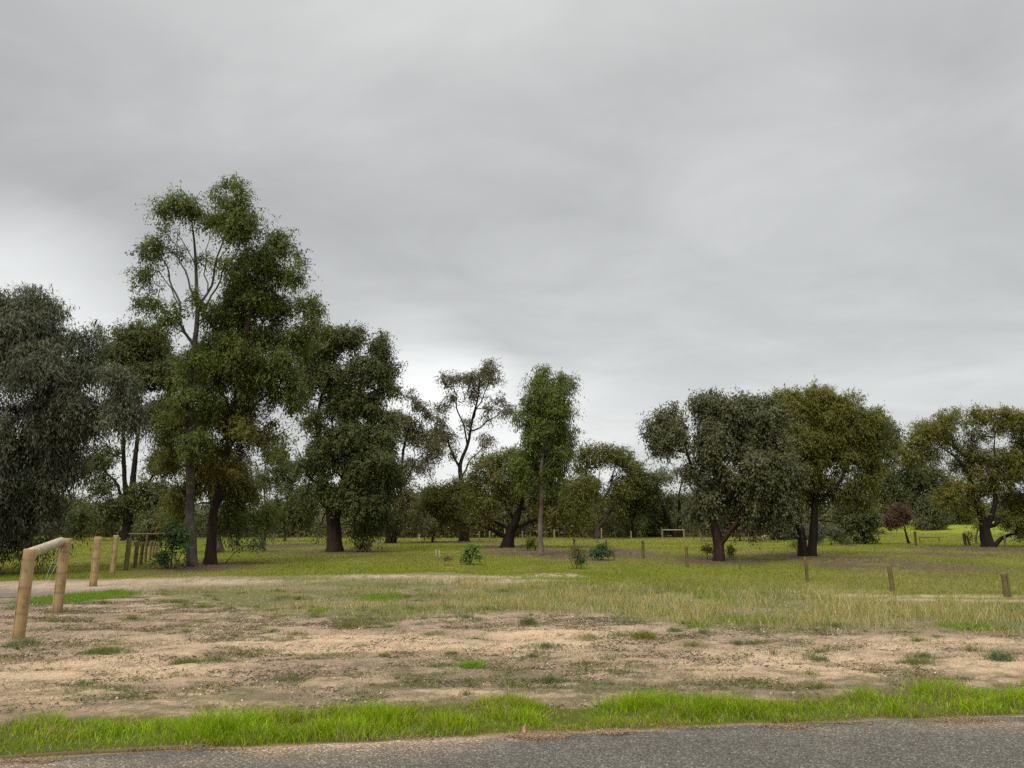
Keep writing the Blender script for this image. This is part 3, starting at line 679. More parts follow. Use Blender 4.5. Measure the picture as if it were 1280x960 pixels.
LM = {
 'grey': leaf_mat('leaf_grey', (.048, .056, .030), (.130, .136, .088), (.14, .11, .07), .2, .45),
 'tall': leaf_mat('leaf_tall', (.066, .088, .018), (.135, .165, .038), (.16, .105, .032), .3),
 'dark': leaf_mat('leaf_dark', (.050, .062, .018), (.110, .124, .040), (.12, .10, .035), .22),
 'sparse': leaf_mat('leaf_sparse', (.080, .078, .035), (.135, .125, .062), (.15, .095, .05), .25),
 'olive': leaf_mat('leaf_olive', (.072, .084, .018), (.140, .145, .034), (.20, .145, .032), .3),
 'gum': leaf_mat('leaf_gum', (.066, .075, .034), (.140, .146, .076), (.15, .11, .05), .22),
 'fine': leaf_mat('leaf_fine', (.075, .10, .020), (.14, .175, .040), (.15, .11, .032), .3),
 'yellow': leaf_mat('leaf_yellow', (.072, .078, .018), (.140, .142, .032), (.175, .165, .03), .3),
 'far': leaf_mat('leaf_far', (.055, .062, .024), (.10, .108, .042), (.13, .11, .04), .2),
 'lime': leaf_mat('leaf_lime', (.10, .15, .03), (.17, .22, .05), (.25, .24, .06), .35),
 'red': leaf_mat('leaf_red', (.075, .045, .03), (.12, .07, .045), (.07, .055, .035), .25),
 'shrub': leaf_mat('leaf_shrub', (.045, .085, .028), (.10, .16, .06), (.16, .12, .05), .3),
}
BM = {
 'brown': bark_mat('bark_brown', (.05, .037, .027), (.10, .078, .058), (.035, .025, .018)),
 'dark': bark_mat('bark_dark', (.010, .008, .006), (.026, .019, .014), (.016, .011, .008)),
 'grey2': bark_mat('bark_smooth_grey', (.06, .050, .040), (.115, .10, .083), (.035, .027, .02)),
 'red': bark_mat('bark_red', (.022, .014, .010), (.05, .031, .022), (.032, .02, .014)),
 'pale': bark_mat('bark_pale', (.13, .10, .075), (.21, .175, .135), (.07, .05, .035), 4, .4),
 'grey': bark_mat('bark_grey', (.16, .15, .14), (.28, .26, .24), (.12, .10, .09)),
}
T = make_tree
T('peppermint_tree', 'silver grey weeping tree with drooping leaves at the left edge', 25, (-70, 718),
  [[(-70, 718, 26), (-62, 660, 22), (-50, 600, 18), (-40, 540, 14), (-30, 470, 9), (-20, 410, 5)], [(-56, 640, 14), (-20, 560, 11), (20, 525, 8), (60, 495, 5), (90, 480, 3)], [(-50, 600, 10), (-10, 590, 8), (50, 590, 4)], [(-60, 650, 10), (-110, 560, 7), (-150, 480, 4)]],
  [(10, 405, 48, 36), (62, 410, 26, 26), (38, 375, 22, 16), (102, 430, 24, 20, .8), (-50, 420, 60, 50), (45, 465, 58, 42), (-80, 500, 70, 70), (115, 495, 42, 38), (135, 525, 28, 40), (95, 535, 45, 36), (30, 530, 55, 40), (-20, 590, 60, 50), (60, 590, 34, 30, .8),
   (20, 640, 46, 38), (45, 660, 24, 28), (-60, 640, 60, 50), (148, 480, 18, 22), (5, 672, 26, 18), (95, 470, 26, 26), (75, 520, 30, 26), (150, 530, 18, 34)],
  LM['grey'], BM['dark'], leaf=(.15, .026), clump=.50, droop=.75, ns=9, nl=11, sl=.55, seed=1, holes=((85, 447, 15), (45, 482, 11), (25, 535, 15), (110, 600, 14), (62, 560, 9), (95, 640, 16), (125, 565, 8)), depthf=.8, gap=.36, ls=1.06, tipw=.3, maxclump=760, zmin=.8, rtip=.006)
T('eucalyptus_tree', 'dark tree with several thin trunks standing behind the timber posts', 74, (158, 674),
  [[(158, 674, 13), (160, 650, 11), (166, 610, 8), (170, 560, 6), (177, 500, 4)], [(159, 655, 7), (156, 600, 6), (154, 550, 5), (150, 500, 3)], [(161, 640, 5), (146, 605, 4), (122, 578, 3)], [(163, 640, 5), (182, 612, 4), (200, 570, 3)]],
  [(178, 425, 36, 22), (150, 440, 24, 20), (205, 435, 26, 22), (135, 462, 18, 16), (222, 470, 16, 22), (190, 475, 34, 22), (150, 495, 20, 16), (205, 520, 24, 22), (118, 575, 18, 13, .9), (140, 562, 12, 9, .6), (128, 606, 14, 8, .8), (120, 592, 12, 8, .7),
   (205, 575, 22, 20), (190, 620, 22, 20), (145, 636, 14, 12), (205, 650, 24, 18), (110, 655, 20, 14)],
  LM['dark'], BM['dark'], leaf=(.26, .085), clump=1.05, droop=.4, ns=7, nl=9, sl=.9, seed=2, tipw=.5, sub=5, rtip=.02)
T('tall_eucalyptus_tree', 'tallest tree with open crown and bare forking limbs above a straight trunk', 29.5, (240, 708),
  [[(240, 708, 12, 0), (236, 650, 10.5), (239, 560, 9), (242, 480, 8), (245, 430, 7.2, 0), (247, 390, 6.5), (243, 345, 5), (239, 300, 3.5), (236, 262, 2)],
   [(244, 436, 5), (232, 408, 4.5), (216, 368, 3.5), (204, 330, 2.5), (197, 305, 1.6)], [(246, 410, 5), (258, 375, 4.2), (266, 335, 3.4), (276, 295, 2.4), (286, 255, 1.6)], [(245, 380, 3.5), (225, 330, 2.8), (222, 285, 1.6)], [(250, 388, 3.5), (285, 340, 2.6), (300, 300, 1.6)], [(236, 415, 3), (210, 395, 2.4), (184, 372, 1.4)], [(226, 392, 2.4), (210, 350, 2), (190, 325, 1.2)], [(262, 365, 2.4), (256, 320, 2), (262, 280, 1.2)], [(244, 330, 2.2), (228, 300, 1.6), (214, 282, 1)], [(268, 330, 2.2), (290, 305, 1.8), (306, 280, 1)], [(247, 405, 2.4), (272, 385, 2), (292, 362, 1.2)], [(238, 420, 2), (222, 412, 1.6), (205, 400, 1)]],
  [(268, 262, 36, 24), (292, 245, 18, 16), (288, 232, 10, 9), (232, 268, 28, 20), (205, 285, 16, 14), (190, 312, 14, 14, .8), (181, 345, 10, 12, .7), (186, 378, 14, 10, .8), (298, 285, 20, 20), (304, 262, 13, 14), (270, 292, 22, 10, .6), (250, 250, 24, 14),
   (222, 388, 14, 9, .7), (248, 372, 12, 9, .5), (285, 330, 16, 12, .8), (208, 402, 10, 8, .6), (255, 318, 9, 8, .5), (222, 320, 8, 8, .4), (246, 452, 12, 16, .8, -.7), (234, 500, 16, 18, .8, -.7), (243, 556, 14, 18, .7, -.7), (232, 610, 12, 14, .5, -.6)],
  LM['tall'], BM['grey2'], leaf=(.125, .034), clump=.50, droop=.45, ns=7, nl=11, sl=.5, seed=3, zmin=6.5, tipw=.25, rtip=.006)
T('tall_eucalyptus_tree', 'tall leafy tree with reddish brown leaning trunk beside the tallest tree', 31, (262, 705),
  [[(262, 705, 14.5, 0), (266, 650, 10), (276, 590, 9), (290, 520, 8), (302, 450, 7), (316, 390, 5), (328, 340, 3), (338, 305, 1.5)],
   [(282, 570, 5), (320, 510, 4), (360, 455, 3), (388, 405, 1.5)], [(300, 460, 4), (345, 410, 3), (362, 350, 1.5)], [(290, 520, 4), (262, 460, 3), (275, 400, 1.5)], [(268, 640, 3.5), (290, 610, 3), (310, 570, 2)], [(265, 660, 3), (282, 632, 2.2), (300, 622, 1.2)]],
  [(345, 303, 20, 14), (328, 325, 28, 24), (366, 335, 13, 20), (350, 350, 22, 20), (308, 355, 28, 26), (345, 385, 26, 24), (282, 392, 26, 26), (318, 415, 34, 28), (386, 385, 14, 18), (394, 408, 11, 13), (364, 425, 20, 16), (268, 445, 30, 28), (340, 460, 32, 24), (300, 475, 34, 26, 1, 0, .2),
   (240, 478, 18, 20, .8, .8), (352, 500, 26, 20), (290, 520, 40, 24, 1, 1.0, .35), (240, 530, 30, 26, 1, .8, .5), (222, 570, 22, 22, .8, 1, .3), (325, 550, 30, 24, 1, .8, .5), (270, 575, 34, 26, .8, 1.6, .6), (350, 560, 18, 14, .7), (230, 612, 24, 20, .6, 1.4, .3), (295, 612, 34, 22, .7, 1.5, .3), (320, 640, 26, 18, .6, 1), (210, 540, 14, 14, .7), (285, 655, 22, 12, .5, 1.2), (262, 500, 15, 22, .7, -1.1), (252, 560, 15, 18, .6, -1.2, .4), (292, 445, 18, 20, .8, -1.0), (302, 540, 18, 20, .7, -1.1, .3), (282, 590, 16, 14, .5, -1.0, .5), (318, 380, 16, 18, .8, -.9), (238, 465, 9, 12, .7, -1)],
  LM['tall'], BM['red'], ls=1.06, gap=.24, leaf=(.125, .036), clump=.52, droop=.5, ns=7, nl=11, sl=.5, seed=4, holes=((335, 440, 10), (352, 475, 10), (325, 480, 8), (372, 460, 9), (262, 425, 8), (330, 585, 10), (345, 540, 8), (222, 600, 8)), zmin=2.2, tipw=.4, maxclump=900, rtip=.006)
T('eucalyptus_tree', 'dense dark rounded tree with thick dark red trunk left of the middle', 45, (418, 688),
  [[(418, 688, 19, 0), (417, 655, 16), (408, 615, 9), (400, 560, 6), (398, 510, 4), (402, 465, 2)], [(418, 652, 12), (423, 630, 9), (428, 600, 7), (434, 540, 5), (440, 480, 3)], [(426, 640, 6), (445, 600, 5), (462, 550, 4), (470, 490, 2)], [(412, 630, 5), (385, 590, 4), (372, 560, 2)], [(424, 600, 4), (418, 550, 3.5), (420, 500, 2.5), (425, 450, 1.5)]],
  [(432, 425, 34, 15), (400, 440, 24, 18), (462, 432, 22, 18), (382, 470, 14, 18), (482, 458, 12, 18), (452, 465, 24, 18), (412, 472, 24, 16), (378, 500, 10, 12), (430, 505, 26, 18), (482, 495, 14, 20), (462, 515, 22, 20), (402, 525, 22, 16, .8), (440, 545, 28, 22), (484, 540, 12, 24),
   (410, 565, 24, 18), (388, 582, 14, 12, .8), (445, 505, 24, 20), (430, 555, 26, 20), (462, 580, 28, 26), (425, 600, 28, 20), (486, 600, 12, 26), (395, 620, 20, 14), (450, 630, 28, 20), (474, 648, 14, 16), (400, 650, 12, 10, .6), (455, 664, 12, 7, .7)],
  LM['dark'], BM['red'], rag=.3, ls=1.1, dens=1.3, leaf=(.16, .05), clump=.72, droop=.45, ns=8, nl=11, sl=.6, seed=5, zmin=2.5, tipw=.35, maxclump=800, rtip=.009, gap=.02, holes=((390, 502, 8), (442, 470, 6), (396, 545, 10), (455, 500, 5)))
T('eucalyptus_tree', 'thin grey leaved tree with twin dark trunks behind the dense dark one', 62, (489, 677),
  [[(485, 677, 8, 0), (485, 650, 6), (487, 600, 4.5), (492, 550, 3)], [(491, 677, 8, .4), (496, 650, 6), (502, 610, 5), (506, 560, 4), (512, 515, 2)], [(502, 610, 3), (520, 580, 2.5), (536, 550, 1.5)]],
  [(508, 500, 16, 14, .8), (522, 518, 18, 14, .8), (500, 525, 12, 14, .7), (538, 535, 12, 14, .7), (540, 560, 10, 14, .6), (515, 548, 18, 12, .6), (525, 578, 16, 10, .5), (500, 590, 12, 14, .8), (505, 625, 12, 14, .9), (490, 640, 14, 16), (515, 650, 14, 8, .7), (535, 655, 10, 6, .5)],
  LM['sparse'], BM['dark'], leaf=(.19, .055), clump=.72, droop=.6, ns=6, nl=8, sl=.7, seed=6, zmin=3, rtip=.012)
T('sparse_eucalyptus_tree', 'tall sparse tree with bare dark forking limbs and see through crown', 70, (580, 676),
  [[(580, 676, 12, 0), (579, 640, 9), (577, 605, 7), (574, 580, 5.5), (584, 555, 4.5), (590, 530, 3.6), (599, 500, 2.8), (600, 465, 1.6)], [(576, 590, 4.5), (566, 565, 3.5), (555, 540, 2.8), (545, 522, 1.5)], [(584, 556, 3), (578, 525, 2.6), (568, 492, 2), (558, 466, 1.2)], [(588, 540, 3), (605, 532, 2.4), (622, 518, 1.8), (634, 506, 1)], [(592, 525, 2.4), (606, 490, 1.8), (612, 465, 1)], [(577, 600, 3), (590, 570, 2.2), (610, 555, 1.2)]],
  [(610, 462, 13, 10, .9), (598, 475, 12, 9, .8), (617, 478, 9, 9, .8), (580, 474, 14, 9, .8), (560, 474, 10, 8, .7), (566, 492, 12, 8, .5), (590, 494, 10, 7, .5), (621, 497, 9, 8, .7), (632, 512, 10, 8, .6), (608, 515, 10, 8, .4), (552, 510, 9, 8, .5), (548, 530, 10, 9, .7), (560, 545, 12, 9, .6), (545, 552, 10, 9, .6), (625, 530, 10, 8, .4), (585, 530, 8, 7, .3), (606, 548, 10, 8, .5), (570, 565, 10, 7, .5)],
  LM['sparse'], BM['dark'], leaf=(.20, .058), clump=.70, droop=.6, ns=5, nl=7, sl=.65, seed=7, zmin=5, tipw=.6, rtip=.014)
T('spreading_tree', 'low spreading tree with crooked black trunk and long horizontal limbs', 52, (634, 683),
  [[(634, 683, 15, 0), (636, 668, 12), (644, 650, 10), (652, 630, 7), (656, 605, 4.5), (650, 580, 2.5)], [(632, 672, 6), (612, 660, 5), (590, 654, 4), (568, 656, 2)], [(638, 662, 5), (615, 650, 4), (588, 644, 3), (568, 634, 1.5)], [(644, 660, 6), (668, 650, 5), (700, 642, 4), (730, 628, 2)], [(644, 650, 5), (628, 625, 4), (616, 595, 2)], [(650, 640, 4), (680, 615, 3), (705, 595, 1.5)]],
  [(640, 570, 22, 12, .8), (612, 580, 22, 14, .8), (625, 602, 22, 14, .7), (660, 590, 24, 16), (590, 605, 16, 14, .9), (645, 615, 22, 14, .9), (688, 598, 22, 16), (612, 625, 18, 10, .8), (672, 625, 20, 14), (705, 622, 20, 14), (730, 610, 16, 18), (722, 640, 18, 12, .9), (575, 628, 16, 12), (690, 645, 14, 8, .6), (600, 642, 12, 7, .6)],
  LM['olive'], BM['dark'], leaf=(.17, .045), clump=.72, droop=.55, ns=7, nl=9, sl=.6, seed=8, zmin=1.2, tipw=.5, rtip=.01)
T('slender_tree', 'slender upright tree with thin pale trunk in the middle of the lawn', 40, (676, 694),
  [[(676, 694, 8, 0), (677, 650, 6), (677, 600, 5), (676, 550, 4), (678, 510, 3), (684, 475, 1.6)], [(677, 585, 2), (660, 560, 1.5), (652, 540, 1)], [(677, 560, 2), (700, 535, 1.5), (708, 510, 1)]],
  [(688, 470, 18, 10), (706, 478, 10, 12), (672, 482, 12, 11), (690, 492, 20, 12), (668, 502, 12, 12), (700, 512, 14, 14), (680, 520, 20, 14), (655, 528, 13, 13), (708, 540, 10, 18), (690, 545, 22, 16), (662, 548, 20, 14), (652, 560, 9, 12), (702, 568, 14, 16), (676, 575, 24, 14), (650, 580, 14, 10, .8), (690, 592, 20, 10, .7), (716, 580, 8, 10, .7), (660, 600, 14, 8, .5), (692, 518, 20, 16), (680, 535, 20, 14), (672, 508, 14, 12), (695, 605, 14, 8, .5)],
  LM['fine'], BM['pale'], gap=.15, rag=.6, leaf=(.14, .034), clump=.52, droop=.6, ns=7, nl=10, sl=.5, seed=9, zmin=2.8, tipw=.3, rtip=.006)
T('vase_shaped_tree', 'vase shaped tree with fanned trunks behind the shrubs right of middle', 80, (747, 672),
  [[(747, 672, 10, 0), (745, 650, 7), (738, 622, 4), (734, 590, 2)], [(747, 655, 5), (754, 630, 4), (764, 600, 2.5), (770, 575, 1.2)], [(748, 660, 5), (762, 640, 4), (780, 615, 2)], [(745, 655, 4), (746, 620, 3), (750, 580, 1.5)]],
  [(748, 568, 24, 10), (776, 570, 18, 12), (730, 580, 14, 12), (790, 585, 14, 14), (740, 605, 16, 12, .7), (765, 598, 16, 9, .6), (782, 610, 18, 14), (725, 620, 14, 16, .9), (755, 628, 16, 12, .7), (768, 640, 14, 12, .7), (732, 645, 12, 10, .7)],
  LM['olive'], BM['brown'], leaf=(.24, .07), clump=.95, droop=.5, ns=6, nl=8, sl=.8, seed=10, zmin=2, tipw=.3, rtip=.016)
T('eucalyptus_tree', 'small dark trunked tree between the vase shaped and the leaning pair', 82, (791, 672),
  [[(791, 672, 5, 0), (790, 645, 4), (792, 615, 2.5), (796, 595, 1.2)]],
  [(800, 598, 16, 13), (785, 620, 16, 13), (808, 620, 16, 14), (795, 640, 16, 9, .8), (815, 600, 10, 9)],
  LM['dark'], BM['dark'], leaf=(.24, .07), clump=.95, droop=.5, ns=6, nl=8, sl=.8, seed=11, zmin=2, rtip=.016)
T('eucalyptus_tree', 'dark tree of leaning crossed trunks behind the far timber rail', 84, (846, 671),
  [[(845, 671, 7, 0), (838, 655, 6), (828, 635, 5), (818, 610, 3)], [(850, 671, 7, .4), (848, 645, 5), (850, 615, 3), (855, 595, 1.5)], [(850, 655, 4), (862, 635, 3), (874, 610, 1.5)]],
  [(830, 600, 18, 12), (812, 618, 14, 12), (850, 600, 18, 12), (872, 605, 18, 16), (845, 625, 16, 9, .7), (868, 632, 18, 12), (885, 645, 16, 12), (812, 638, 10, 8, .6)],
  LM['gum'], BM['dark'], leaf=(.24, .07), clump=.95, droop=.5, ns=6, nl=8, sl=.8, seed=12, zmin=2, rtip=.016, tipw=.7)
T('gum_tree', 'broad grey green tree with forked reddish trunk right of the middle', 34, (899, 700),
  [[(899, 700, 13, 0), (899, 684, 12), (898, 672, 12), (893, 655, 9), (886, 630, 7), (874, 600, 5.5), (860, 572, 4), (846, 545, 2.5), (838, 525, 1.5)], [(902, 680, 8), (914, 664, 7), (926, 645, 6), (936, 610, 4.5), (945, 570, 3), (955, 530, 1.5)], [(893, 655, 6), (898, 620, 5), (900, 580, 4), (896, 540, 2.5), (890, 510, 1.5)], [(898, 610, 3.5), (915, 570, 3), (922, 530, 1.5)], [(926, 648, 4), (955, 620, 3), (972, 590, 1.5)]],
  [(862, 525, 14, 14), (838, 522, 16, 14, .9), (822, 538, 14, 14, .9), (848, 545, 16, 16, .9), (828, 560, 12, 12, .8), (885, 504, 22, 13), (868, 522, 18, 16), (905, 515, 20, 16), (935, 508, 24, 14), (960, 520, 20, 16), (890, 545, 24, 20), (922, 545, 28, 20), (955, 550, 24, 22), (980, 548, 16, 22), (905, 580, 26, 18), (940, 588, 30, 22), (975, 590, 22, 24), (882, 575, 14, 14, .8),
   (910, 615, 22, 16, 1, .8), (945, 625, 28, 20), (975, 635, 20, 20), (930, 655, 24, 13), (960, 660, 16, 10, .8), (872, 640, 14, 10, .7), (880, 618, 14, 12, .8), (862, 590, 10, 8, .5)],
  LM['gum'], BM['red'], rag=.4, gap=.18, leaf=(.135, .042), clump=.52, droop=.5, ns=7, nl=11, sl=.5, seed=13, holes=((850, 578, 9), (868, 602, 8), (853, 506, 5), (905, 640, 8)), zmin=1.6, tipw=.5, maxclump=900, rtip=.006)
T('wattle_tree', 'domed olive green tree on two black trunks forming a narrow V', 38, (1010, 692),
  [[(1004, 692, 11, 0), (1001, 665, 9.5), (994, 630, 8), (988, 590, 6), (982, 550, 3.5), (978, 520, 2)], [(1014, 693, 11, .1), (1018, 655, 9.5), (1021, 615, 7.5), (1028, 575, 5), (1038, 535, 3), (1042, 510, 1.5)], [(1019, 635, 4.5), (1036, 618, 4), (1050, 600, 3), (1066, 570, 1.5)], [(1020, 620, 4), (1012, 570, 3), (1008, 520, 1.5)], [(1019, 650, 3), (1038, 652, 2), (1055, 655, 1)]],
  [(985, 500, 22, 13, 1, 0, .5), (1012, 494, 22, 11, 1, 0, .6), (1040, 494, 22, 11, 1, 0, .6), (1064, 504, 18, 13, 1, 0, .55), (970, 512, 14, 12, 1, 0, .2), (1000, 518, 26, 16, 1, 0, .3), (1040, 520, 26, 16, 1, 0, .4), (1082, 528, 18, 18, .9), (1068, 540, 22, 20, 1, 0, .25), (1030, 550, 28, 20, 1, 0, .2), (995, 552, 26, 22), (1090, 552, 14, 18, .9), (1055, 575, 26, 20, .9, 0, .2),
   (1015, 585, 26, 20), (985, 595, 24, 22), (1080, 590, 16, 18, .8), (1045, 610, 24, 16, .8), (1005, 620, 18, 16, .8, 1), (978, 630, 18, 18), (1070, 625, 16, 14, .7)],
  LM['yellow'], BM['dark'], rag=.35, gap=.12, leaf=(.15, .032), clump=.56, droop=.55, ns=8, nl=11, sl=.5, seed=14, holes=((1060, 560, 8), (1052, 605, 9), (1080, 575, 7), (1040, 635, 8)), zmin=1.8, tipw=.25, maxclump=900, rtip=.007)
T('wattle_tree', 'umbrella shaped yellow green tree with thick black trunk at the right edge', 52, (1235, 684),
  [[(1236, 684, 15, 0), (1232, 665, 12), (1228, 645, 9), (1219, 618, 7), (1208, 592, 5), (1192, 570, 3.5), (1172, 555, 2)], [(1233, 664, 8), (1243, 630, 6), (1248, 595, 4), (1244, 560, 2.5), (1240, 535, 1.5)], [(1238, 660, 6), (1262, 640, 5), (1290, 625, 4), (1320, 600, 2)], [(1240, 684, 6), (1252, 672, 5), (1275, 664, 4), (1305, 660, 2.5)], [(1228, 640, 4), (1205, 628, 3), (1188, 622, 1.5)], [(1210, 595, 4), (1214, 560, 3), (1218, 530, 1.5)], [(1246, 600, 3), (1275, 570, 2.4), (1290, 545, 1.2)]],
  [(1150, 545, 16, 10, 1, 0, .8), (1168, 535, 18, 9, 1, 0, .5), (1190, 523, 20, 9, 1, 0, .6), (1215, 520, 20, 9, 1, 0, .35), (1245, 520, 22, 9, 1, 0, .5), (1275, 526, 20, 10, 1, 0, .6), (1300, 535, 20, 14, 1, 0, .2), (1140, 565, 12, 14, 1, 0, .3), (1160, 565, 14, 11, .9), (1262, 540, 18, 10, .9, 0, .3), (1288, 556, 20, 14), (1205, 560, 16, 10, .5), (1222, 548, 18, 9, .6), (1200, 582, 14, 9, .5, 1), (1232, 575, 16, 10, .6), (1180, 548, 14, 8, .5), (1240, 572, 16, 12, .9, 0, .2),
   (1268, 575, 18, 12, .9, 0, .3), (1226, 592, 14, 10, .8, 0, .7), (1196, 608, 13, 9, .9, 0, .9), (1182, 622, 13, 10, .9, 0, .8), (1222, 612, 14, 10, .7), (1255, 600, 20, 13, .9), (1295, 595, 26, 20), (1270, 625, 20, 12, .8), (1300, 640, 24, 16), (1268, 652, 18, 9, .9, 0, -1), (1290, 660, 22, 9, 1, 0, -1), (1215, 636, 10, 8, .6)],
  LM['yellow'], BM['dark'], rag=.5, gap=.04, ls=1.14, leaf=(.17, .042), clump=.72, droop=.4, ns=8, nl=10, sl=.55, seed=15, holes=((1188, 560, 8), (1205, 548, 9), (1232, 552, 7), (1225, 600, 6), (1180, 580, 6), (1255, 585, 6)), zmin=1.6, tipw=.4, rtip=.009, maxclump=800)
# farther trees one can tell apart
T('eucalyptus_tree', 'tall dark tree in the gap between the domed and umbrella shaped trees', 98, (1098, 672),
  [[(1098, 672, 5, 0), (1097, 620, 4), (1098, 570, 3), (1096, 530, 1.5)]],
  [(1096, 528, 16, 14), (1112, 545, 14, 14), (1104, 570, 18, 16), (1120, 560, 10, 10), (1098, 600, 18, 18), (1112, 625, 16, 16), (1094, 640, 16, 14)],
  LM['dark'], BM['dark'], leaf=(.30, .09), clump=1.15, droop=.4, ns=6, nl=8, sl=1, seed=16, rtip=.02, dens=1.5, gap=.05)
T('eucalyptus_tree', 'shorter dark tree with visible sky gaps behind the small red one', 102, (1134, 672),
  [[(1134, 672, 5, 0), (1134, 620, 4), (1136, 580, 2)], [(1134, 640, 3), (1150, 610, 2), (1155, 590, 1)]],
  [(1138, 582, 14, 9, .9), (1126, 598, 14, 10, .9), (1146, 606, 14, 9, .8), (1132, 622, 18, 12), (1150, 632, 12, 10, .9), (1120, 640, 12, 12)],
  LM['dark'], BM['dark'], leaf=(.30, .09), clump=1.15, droop=.4, ns=6, nl=8, sl=1, seed=17, rtip=.02, dens=1.5, gap=.05)
T('eucalyptus_tree', 'thin trunked dark tree just left of the umbrella shaped tree', 100, (1160, 672),
  [[(1156, 672, 3, 0), (1154, 630, 2.4), (1152, 595, 1.5)], [(1162, 672, 3, 0), (1161, 630, 2.4), (1164, 595, 1.5)]],
  [(1160, 590, 14, 9), (1172, 600, 12, 9), (1150, 602, 10, 7), (1166, 618, 12, 8, .6), (1185, 615, 12, 12), (1200, 630, 14, 14), (1195, 650, 14, 10), (1215, 650, 14, 10)],
  LM['dark'], BM['dark'], leaf=(.30, .09), clump=1.15, droop=.4, ns=6, nl=8, sl=1, seed=18, rtip=.02, dens=1.5, gap=.05)
T('bushy_tree', 'low brownish green rounded tree behind the small red leaved one', 92, (1165, 671),
  [[(1165, 671, 3, 0), (1165, 650, 2)]], [(1160, 635, 16, 10), (1172, 648, 14, 12), (1155, 652, 14, 10)], LM['far'], BM['dark'], leaf=(.26, .08), clump=.95, ns=7, nl=8, sl=.8, seed=19, rtip=.018, zmin=.5)
T('small_red_tree', 'small tree with russet red leaves and a leaning dark stem', 62, (1137, 679),
  [[(1137, 679, 4, 0), (1134, 670, 3), (1129, 659, 2.2), (1126, 648, 1.2)], [(1130, 662, 1.4), (1120, 650, .8)]],
  [(1122, 638, 8, 6), (1116, 646, 7, 7), (1133, 643, 6, 7), (1127, 652, 9, 5, .7), (1114, 655, 5, 4, .6), (1135, 653, 4, 4, .6)], LM['red'], BM['dark'], leaf=(.13, .04), clump=.40, droop=.2, ns=7, nl=9, sl=.35, seed=20, zmin=.9, tipw=.5, rtip=.008)
T('dense_dark_tree', 'squat near black evergreen right of the two black trunks', 60, (1080, 681),
  [[(1082, 681, 5, 0), (1078, 655, 4), (1075, 630, 2)]], [(1072, 625, 18, 14), (1082, 645, 14, 16), (1060, 645, 16, 14), (1072, 664, 16, 12), (1086, 665, 8, 10), (1050, 662, 12, 9)], LM['dark'], BM['dark'], leaf=(.19, .06), clump=.7, droop=.3, ns=8, nl=9, sl=.6, seed=21, zmin=.6, tipw=0, rtip=.012)
T('grey_shrub', 'grey green low shrub right of the two black trunks', 56, (1040, 683),
  [[(1040, 683, 2, 0), (1038, 672, 1.5)]], [(1036, 668, 16, 10), (1022, 664, 10, 9), (1052, 675, 10, 6)], LM['grey'], BM['dark'], leaf=(.14, .035), clump=.5, ns=6, nl=9, sl=.45, seed=22, cat='shrub', zmin=.2, rtip=.008)
T('grey_shrub', 'wide grey green shrub seen between the two broad trees', 74, (980, 677),
  [[(980, 677, 3, 0), (980, 665, 2)]], [(985, 655, 18, 14), (965, 660, 12, 12), (1000, 665, 12, 9), (975, 668, 16, 8)], LM['grey'], BM['dark'], leaf=(.18, .05), clump=.65, ns=6, nl=8, sl=.6, seed=23, cat='shrub', zmin=.3, rtip=.01)
T('slender_sapling', 'thin lime green sapling on a pale stem right of the squat evergreen', 62, (1090, 679),
  [[(1091, 679, 2.2, 0), (1089, 660, 1.6), (1087, 642, 1)]], [(1087, 636, 5, 8, .8), (1084, 650, 4, 7, .6), (1091, 652, 4, 6, .6)], LM['lime'], BM['pale'], leaf=(.15, .04), clump=.4, ns=5, nl=6, sl=.4, seed=24, zmin=1.2, rtip=.006)
T('slender_sapling', 'thin stemmed sapling just left of the umbrella shaped tree trunk', 60, (1221, 680),
  [[(1221, 680, 3, 0), (1220, 655, 2.2), (1219, 625, 1.3)]], [(1217, 625, 6, 8, .6), (1213, 668, 5, 5, .6), (1225, 655, 4, 6, .5)], LM['olive'], BM['pale'], leaf=(.15, .04), clump=.45, ns=5, nl=6, sl=.4, seed=25, zmin=.6, rtip=.006)
T('olive_tree', 'rounded olive green tree left of the long horizontal limbs', 66, (542, 678),
  [[(540, 678, 3.5, 0), (542, 662, 3), (548, 640, 2)], [(541, 665, 2), (560, 645, 1.4)]],
  [(545, 620, 18, 12), (565, 615, 18, 13), (530, 635, 16, 11), (552, 640, 22, 13), (575, 635, 16, 14), (540, 655, 16, 10), (590, 590, 14, 16), (588, 615, 12, 12), (575, 655, 12, 7, .7)],
  LM['olive'], BM['dark'], leaf=(.19, .05), clump=.8, droop=.5, ns=7, nl=8, sl=.6, seed=26, zmin=.9, tipw=.7, rtip=.012)
T('eucalyptus_tree', 'leaning dark trunk with bare side limb between the two big left trees', 56, (328, 682),
  [[(327, 682, 7, 0), (331, 665, 6), (334, 645, 4.5), (330, 615, 3)], [(333, 658, 2.5), (350, 655, 2), (366, 662, 1.2)], [(334, 648, 3), (348, 625, 2), (352, 600, 1)]],
  [(335, 592, 22, 14, .9), (362, 590, 18, 16), (318, 612, 16, 14, .9), (350, 618, 18, 12, .8), (375, 620, 14, 12, .8), (345, 565, 14, 12, .7)],
  LM['dark'], BM['brown'], leaf=(.18, .055), clump=.78, droop=.5, ns=7, nl=8, sl=.6, seed=27, zmin=2, rtip=.01)
T('eucalyptus_tree', 'straight thin trunked dark tree left of the thick red trunk', 70, (356, 678),
  [[(356, 678, 4, 0), (356, 650, 3), (358, 620, 2)]], [(360, 632, 20, 14), (378, 645, 16, 12), (340, 645, 14, 12), (388, 630, 14, 14)], LM['dark'], BM['brown'], leaf=(.22, .065), clump=.85, ns=7, nl=8, sl=.7, seed=28, zmin=1.5, rtip=.014)
